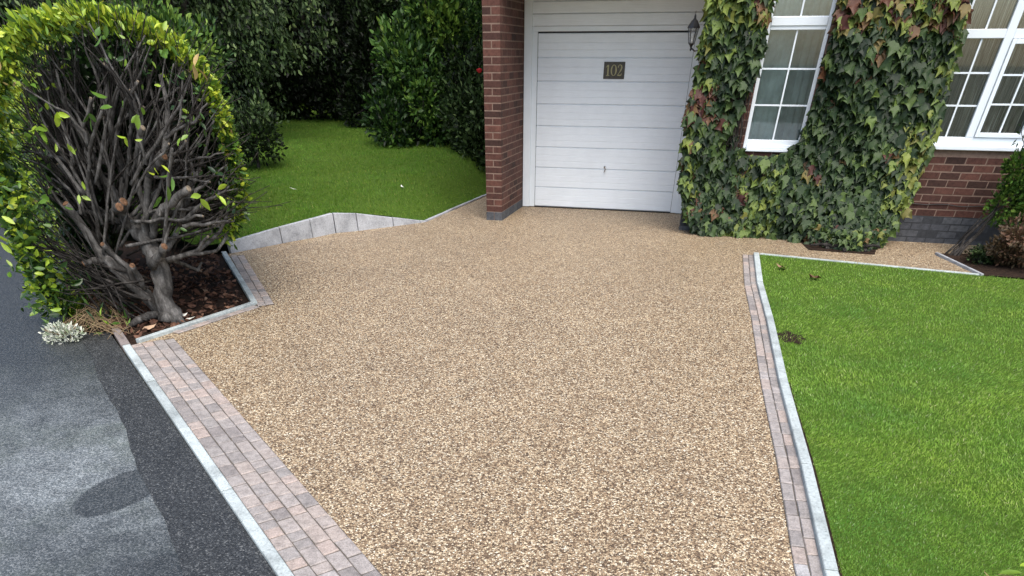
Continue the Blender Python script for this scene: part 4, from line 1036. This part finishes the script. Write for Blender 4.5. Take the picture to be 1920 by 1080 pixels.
# solid hedge added behind the trees to block bright sky in the gaps
g = np.random.default_rng(50)
b = MB(); nx = 46; nz = 12; vs = []; fs = []
for i in range(nx):
    for j in range(nz):
        x = -22+i*.62; z = j*.45; vs.append((x, 22.6+.35*math.sin(x*1.3)+.3*math.sin(z*2+x*2.1)+g.normal(0, .12)-.1*z, .2+z))
for i in range(nx-1):
    for j in range(nz-1): fs.append((i*nz+j, (i+1)*nz+j, (i+1)*nz+j+1, i*nz+j+1))
vb = [(x, y+1.2, z) for x, y, z in vs]; k = len(vs)
b.add(vs+vb, fs+[tuple(q+k for q in f)[::-1] for f in fs]+[(i*nz+nz-1, (i+1)*nz+nz-1, (i+1)*nz+nz-1+k, i*nz+nz-1+k) for i in range(nx-1)])
bh = empty('sky_block_hedge', (-8, 22.6, 0)); tag(bh, 'long dark evergreen hedge added behind the garden trees to block the sky', 'hedge')
o = b.build('hedge_core', M['tree'], bh); o.location = (8, -22.6, 0)
n = 16000; x = g.uniform(-22, 6, n); z = g.uniform(.2, 5.3, n)
Q = np.column_stack([x, 22.5+.35*np.sin(x*1.3)+.3*np.sin(z*2+x*2.1)-.1*z-g.random(n)*.25, z])
scatter('foliage', OVAL, Q, g.normal(0, 1, (n, 3)), np.array([0, -1, .1])+g.normal(0, .6, (n, 3)), g.uniform(.1, .2, n), np.clip(g.normal(.2, .15, n), 0, 1), M['tree'], bh, (-8, 22.6, 0))

# red bloom peeking from behind the pillar
fx = at(899, 126, 12.6)
fl = empty('red_rose', (fx[0]-.02, fx[1]+.02, 0)); tag(fl, 'single pink red bloom on a thin stem peeking out from behind the brick pillar', 'flower')
b = MB(); b.tube([(.45, .3, 0), (.4, .25, .7), (.3, .12, 1.4), (.1, .02, 1.72), (.04, 0, 1.69), (.02, 0, 1.64)], [.006, .005, .004, .003, .003, .003], 6); b.build('stem', M['twig'], fl)
b = MB(); rr = random.Random(3)
for k in range(16):
    a = k*2.4; r_ = .006+.0026*k; z0 = 1.60; hgt = .055
    vs = []
    for j in range(5):
        aa = a+(j-2)*.35
        for q, (rz, rf) in enumerate(((0, .35), (.5, 1.0), (1, .95+.02*k))): vs.append((r_*rf*math.cos(aa)*1.0+.02, r_*rf*math.sin(aa), z0-hgt*.5+hgt*rz-.001*k*rz))
    b.add(vs, [(j*3+q, (j+1)*3+q, (j+1)*3+q+1, j*3+q+1) for j in range(4) for q in range(2)])
b.build('petal', M['red'], fl, True)

# ------------------------------------------------------------------ plants at the right
def hwv(a): return np.array([hw(*p) for p in a])
sb = hw(5.68, -1.95)
sh = empty('garden_shrub', (sb[0], sb[1], 0)); tag(sh, 'leafy green shrub on bare leaning stems below the wide white window', 'shrub')
g = np.random.default_rng(60); n = 5200
lump = [((6.20, -1.78, .78), (.30, .25, .26)), ((6.10, -1.8, .50), (.22, .22, .2)), ((6.5, -1.75, .72), (.4, .3, .36)), ((6.05, -1.75, .86), (.15, .15, .12)), ((6.9, -1.8, .75), (.45, .35, .4)), ((6.42, -1.8, .48), (.3, .25, .22))]
w_ = g.choice(len(lump), n, p=[.26, .14, .22, .06, .2, .12]); D = g.normal(0, 1, (n, 3)); D /= np.linalg.norm(D, axis=1, keepdims=True); k = (.35+.65*g.random(n))**.6
Q = np.array([lump[i][0] for i in w_])+D*np.array([lump[i][1] for i in w_])*k[:, None]
Q = np.array([hw(*q) for q in Q])
scatter('foliage', OVAL, Q, g.normal(0, 1, (n, 3)), D+np.array([0, -.3, .3])+g.normal(0, .4, (n, 3)), g.uniform(.035, .075, n), np.clip(g.normal(.66, .2, n), 0, 1), M['shrub'], sh, (sb[0], sb[1], 0))
b = MB(); rr = random.Random(8)
def hl(x, y, z): p = hw(x, y, z); return (p[0]-sb[0], p[1]-sb[1], z)
for (x1, z1, x0, r_) in ((5.98, .52, 5.66, .013), (6.02, .50, 5.74, .011), (5.86, .40, 5.62, .009), (6.15, .7, 5.70, .012), (5.80, .20, 5.64, .008)):
    a = hl(x0, -1.95+rr.uniform(-.06, .06), 0); c = hl(x1, -1.85, z1); b.tube(wiggle(a, c, 6, .02, rr), [r_*1.5*(1-.08*i) for i in range(7)], 6)
for (x1, z1) in ((6.0, 1.30), (6.12, 1.42), (5.85, 1.22), (5.95, 1.36), (6.2, 1.5)):
    b.tube(wiggle(hl(6.1, -1.8, .8), hl(x1, -1.85, z1), 5, .018, rr), [.006, .005, .004, .004, .003, .002], 5)
b.build('stem', M['twig'], sh)
Q = []; 
for i in range(85):
    t = g.random(); e_ = [(6.0, 1.30), (6.12, 1.42), (5.85, 1.22), (5.95, 1.36), (6.2, 1.5)][g.integers(0, 5)]
    Q.append(hw(6.1+(e_[0]-6.1)*(.4+.6*t)+g.normal(0, .025), -1.83+g.normal(0, .03), .8+(e_[1]-.8)*(.4+.6*t)+g.normal(0, .025)))
scatter('foliage', SLIM, np.array(Q), g.normal(0, 1, (85, 3)), np.array([0, -.2, -.2])+g.normal(0, .7, (85, 3)), g.uniform(.05, .09, 85), g.uniform(.1, .6, 85), M['shrub'], sh, (sb[0], sb[1], 0))
rp = hw(6.32, -2.38)
plant('russet_bush', (rp[0]-.04, rp[1]+.02, .19), (.56, .36, .26), 5200, .05, OVAL, M['russet'], .45, 'low rounded bush with russet and green leaves at the right edge of the lawn', 'shrub', 61, zmin=.0, lumps=12)
rp2 = hw(6.05, -2.3)
plant('ground_shrub', (rp2[0]-.06, rp2[1]+.05, .03), (.30, .2, .10), 1300, .045, OVAL, M['tree'], .5, 'low dark green ground shrub beside the diagonal edging of the flower bed', 'shrub', 62, zmin=.0)

# sprig in the bottom right corner of the view
sx, sy = gnd(1900, 1095)
sp_ = empty('leafy_sprig', (sx+.05, sy-.05, 0)); tag(sp_, 'pale green leaf sprig poking up at the near right corner of the lawn', 'plant')
def lc(px, py, z): p = gnd(px, py, z); return (p[0], p[1], z)
Q = np.array([lc(1872, 1077, .10), lc(1862, 1085, .09), lc(1912, 1062, .12), lc(1930, 1070, .12)])
scatter('leaf', LAUREL, Q, np.array([(0, -1, 0.2), (.3, -1, 0), (0, -1, 0), (0, -1, 0)]), np.array([(1, .05, .1), (-.5, .6, .2), (1, .3, .2), (1, -.2, .2)]), np.array([.115, .05, .05, .06]), np.array([.62, 1.0, .8, .7]), M['laurel'], sp_, (sx+.05, sy-.05, 0))
b = MB(); b.tube([(0, 0, 0), (.02, .0, .06), (Q[0][0]-sx-.05, Q[0][1]-sy+.05, .10)], [.003, .0025, .002], 6); b.build('stem', M['dry'], sp_)

# white flowering clump and dry stems by the road
wx, wy = gnd(112, 640)
wc = empty('white_flower_clump', (wx, wy+.08, 0)); tag(wc, 'small clump of white variegated leaves spilling on the tarmac under the hedge', 'plant')
g = np.random.default_rng(70); n = 620
D = g.normal(0, 1, (n, 3)); D /= np.linalg.norm(D, axis=1, keepdims=True); D[:, 2] = abs(D[:, 2])
Q = np.array([wx, wy+.08, -.01])+D*np.array([.19, .13, .13])*(.4+.6*g.random(n))[:, None]
scatter('foliage', OVAL, Q, g.normal(0, 1, (n, 3)), D+g.normal(0, .5, (n, 3)), g.uniform(.018, .04, n), g.random(n), M['white'], wc, (wx, wy+.08, 0))
b = MB(); rr = random.Random(9)
for i in range(14): a = rr.uniform(0, 6.28); b.tube([(0, 0, 0), (.06*math.cos(a), .05*math.sin(a), .05), (.13*math.cos(a), .1*math.sin(a), .08)], .002, 4)
b.build('stem', M['dry'], wc)
dx, dy = gnd(205, 622)
dt = empty('dry_twig_tangle', (dx, dy, 0)); tag(dt, 'tangle of dry tan stems between the white clump and the old kerb stone', 'twigs')
b = MB()
for i in range(95):
    a = gnd(rr.uniform(150, 255), rr.uniform(585, 628)); c = gnd(rr.uniform(110, 240), rr.uniform(575, 640)); h_ = rr.uniform(.02, .14)
    b.tube([(a[0]-dx, a[1]-dy, .0), ((a[0]+c[0])/2-dx+rr.uniform(-.04, .04), (a[1]+c[1])/2-dy, h_), (c[0]-dx, c[1]-dy, rr.uniform(0, .06))], rr.uniform(.0015, .0035), 4)
b.build('stem', M['dry'], dt)
g2 = np.random.default_rng(71); Q = []
for i in range(190): p = gnd(g2.uniform(85, 250), g2.uniform(560, 625)); Q.append((p[0], p[1], g2.uniform(0, .12)))
scatter('foliage', SLIM, np.array(Q), g2.normal(0, 1, (190, 3)), np.array([0, -.2, .6])+g2.normal(0, .6, (190, 3)), g2.uniform(.04, .1, 190), g2.uniform(.2, .7, 190), M['laurel'], dt, (dx, dy, 0))

# dead leaves in the bed
g = np.random.default_rng(80); n = 1500
bedp = [(-3.52, 5.98), (-3.20, 5.63), (-2.60, 6.70), (-3.6, 8.8), (-4.6, 8.6), (-4.3, 6.5)]
x = g.uniform(-4.6, -2.5, n*4); y = g.uniform(5.6, 8.8, n*4); ok = inpoly(x, y, bedp); x, y = x[ok][:n], y[ok][:n]; n = len(x)
lt = scatter('leaf_litter', OVAL, np.column_stack([x, y, g.uniform(-.005, .02, n)]), g.normal(0, 1, (n, 3)), g.normal(0, 1, (n, 3))*np.array([1, 1, .22]), g.uniform(.03, .085, n), np.clip(g.beta(1.6, 2.2, n), 0, 1), M['litter'])
tag(lt, 'brown fallen leaves littering the soil bed under the hedge', 'leaf litter', kind='stuff')
def fallen(px, py, z, size, t, m, label, ang, group=None, tm=LAUREL, n=1):
    x, y = gnd(px, py, z); g_ = np.random.default_rng(int(px))
    up = np.array([[math.cos(ang), math.sin(ang), .12]]); rt = np.array([[-math.sin(ang), math.cos(ang), .25]])
    o = scatter('fallen_leaf', tm, np.array([[0, 0, 0.0]]), rt, up, np.array([size]), np.array([t]), m); o.location = (x, y, z)
    tag(o, label, 'leaf', group)
fallen(1474, 503, .024, .12, .92, M['litter'], 'tan fallen leaf on the lawn nearest the top corner of the paver edge', 2.8, tm=IVY)
fallen(1536, 521, .024, .13, .72, M['litter'], 'brown fallen leaf on the lawn, the further right of the two by the path', 3.3, tm=IVY)
fallen(327, 593, .02, .13, 1.0, M['white'], 'cream curled leaf lying at the foot of the hedge trunk', 0.2)
fallen(348, 597, .02, .11, .85, M['white'], 'thin cream leaf sliver lying right of the curled one by the trunk', -.2, tm=SLIM)
fallen(262, 615, .02, .16, 1.0, M['litter'], 'long tan dead leaf in the bed close to the pale kerb', .1)
fallen(756, 351, .30, .10, 1.0, M['white'], 'white petal scrap on the left lawn below the dark shrubs', 2.0, tm=OVAL)
fallen(557, 355, .36, .12, .8, M['white'], 'pale scrap of leaf on the left lawn above the retaining edging', 3.0, tm=SLIM)
# worn patch of soil in the right lawn and bare rim by the kerb
b = MB(); n = 18
b.add([(dirtc[0]+.11*math.cos(2*math.pi*i/n)*(1+.25*math.sin(i*2.3)), dirtc[1]+.16*math.sin(2*math.pi*i/n)*(1+.2*math.cos(i*1.7)), .0105) for i in range(n)], [tuple(range(n))])
tag(b.build('bare_soil', M['soil']), kind='structure')
rim = [p for p in KR if p[1] < 5]; sheet('bare_soil', [(p[0]+.001, p[1]) for p in rim]+[(p[0]+.024, p[1]) for p in rim[::-1]], .0105, M['soil'])
# crumpled scrap caught in the hedge
b2 = MB(); rr = random.Random(12); vs = []; K = 7
for i in range(K):
    for j in range(K): vs.append(((i/K-.5)*.16, rr.uniform(-.02, .02), (j/K-.5)*.12+rr.uniform(-.012, .012)))
b2.add(vs, [(i*K+j, (i+1)*K+j, (i+1)*K+j+1, i*K+j+1) for i in range(K-1) for j in range(K-1)])
o = b2.build('plastic_scrap', M['scrap']); o.location = at(404, 412, 7.0); tag(o, 'crumpled white plastic scrap caught low in the right side of the hedge', 'litter')
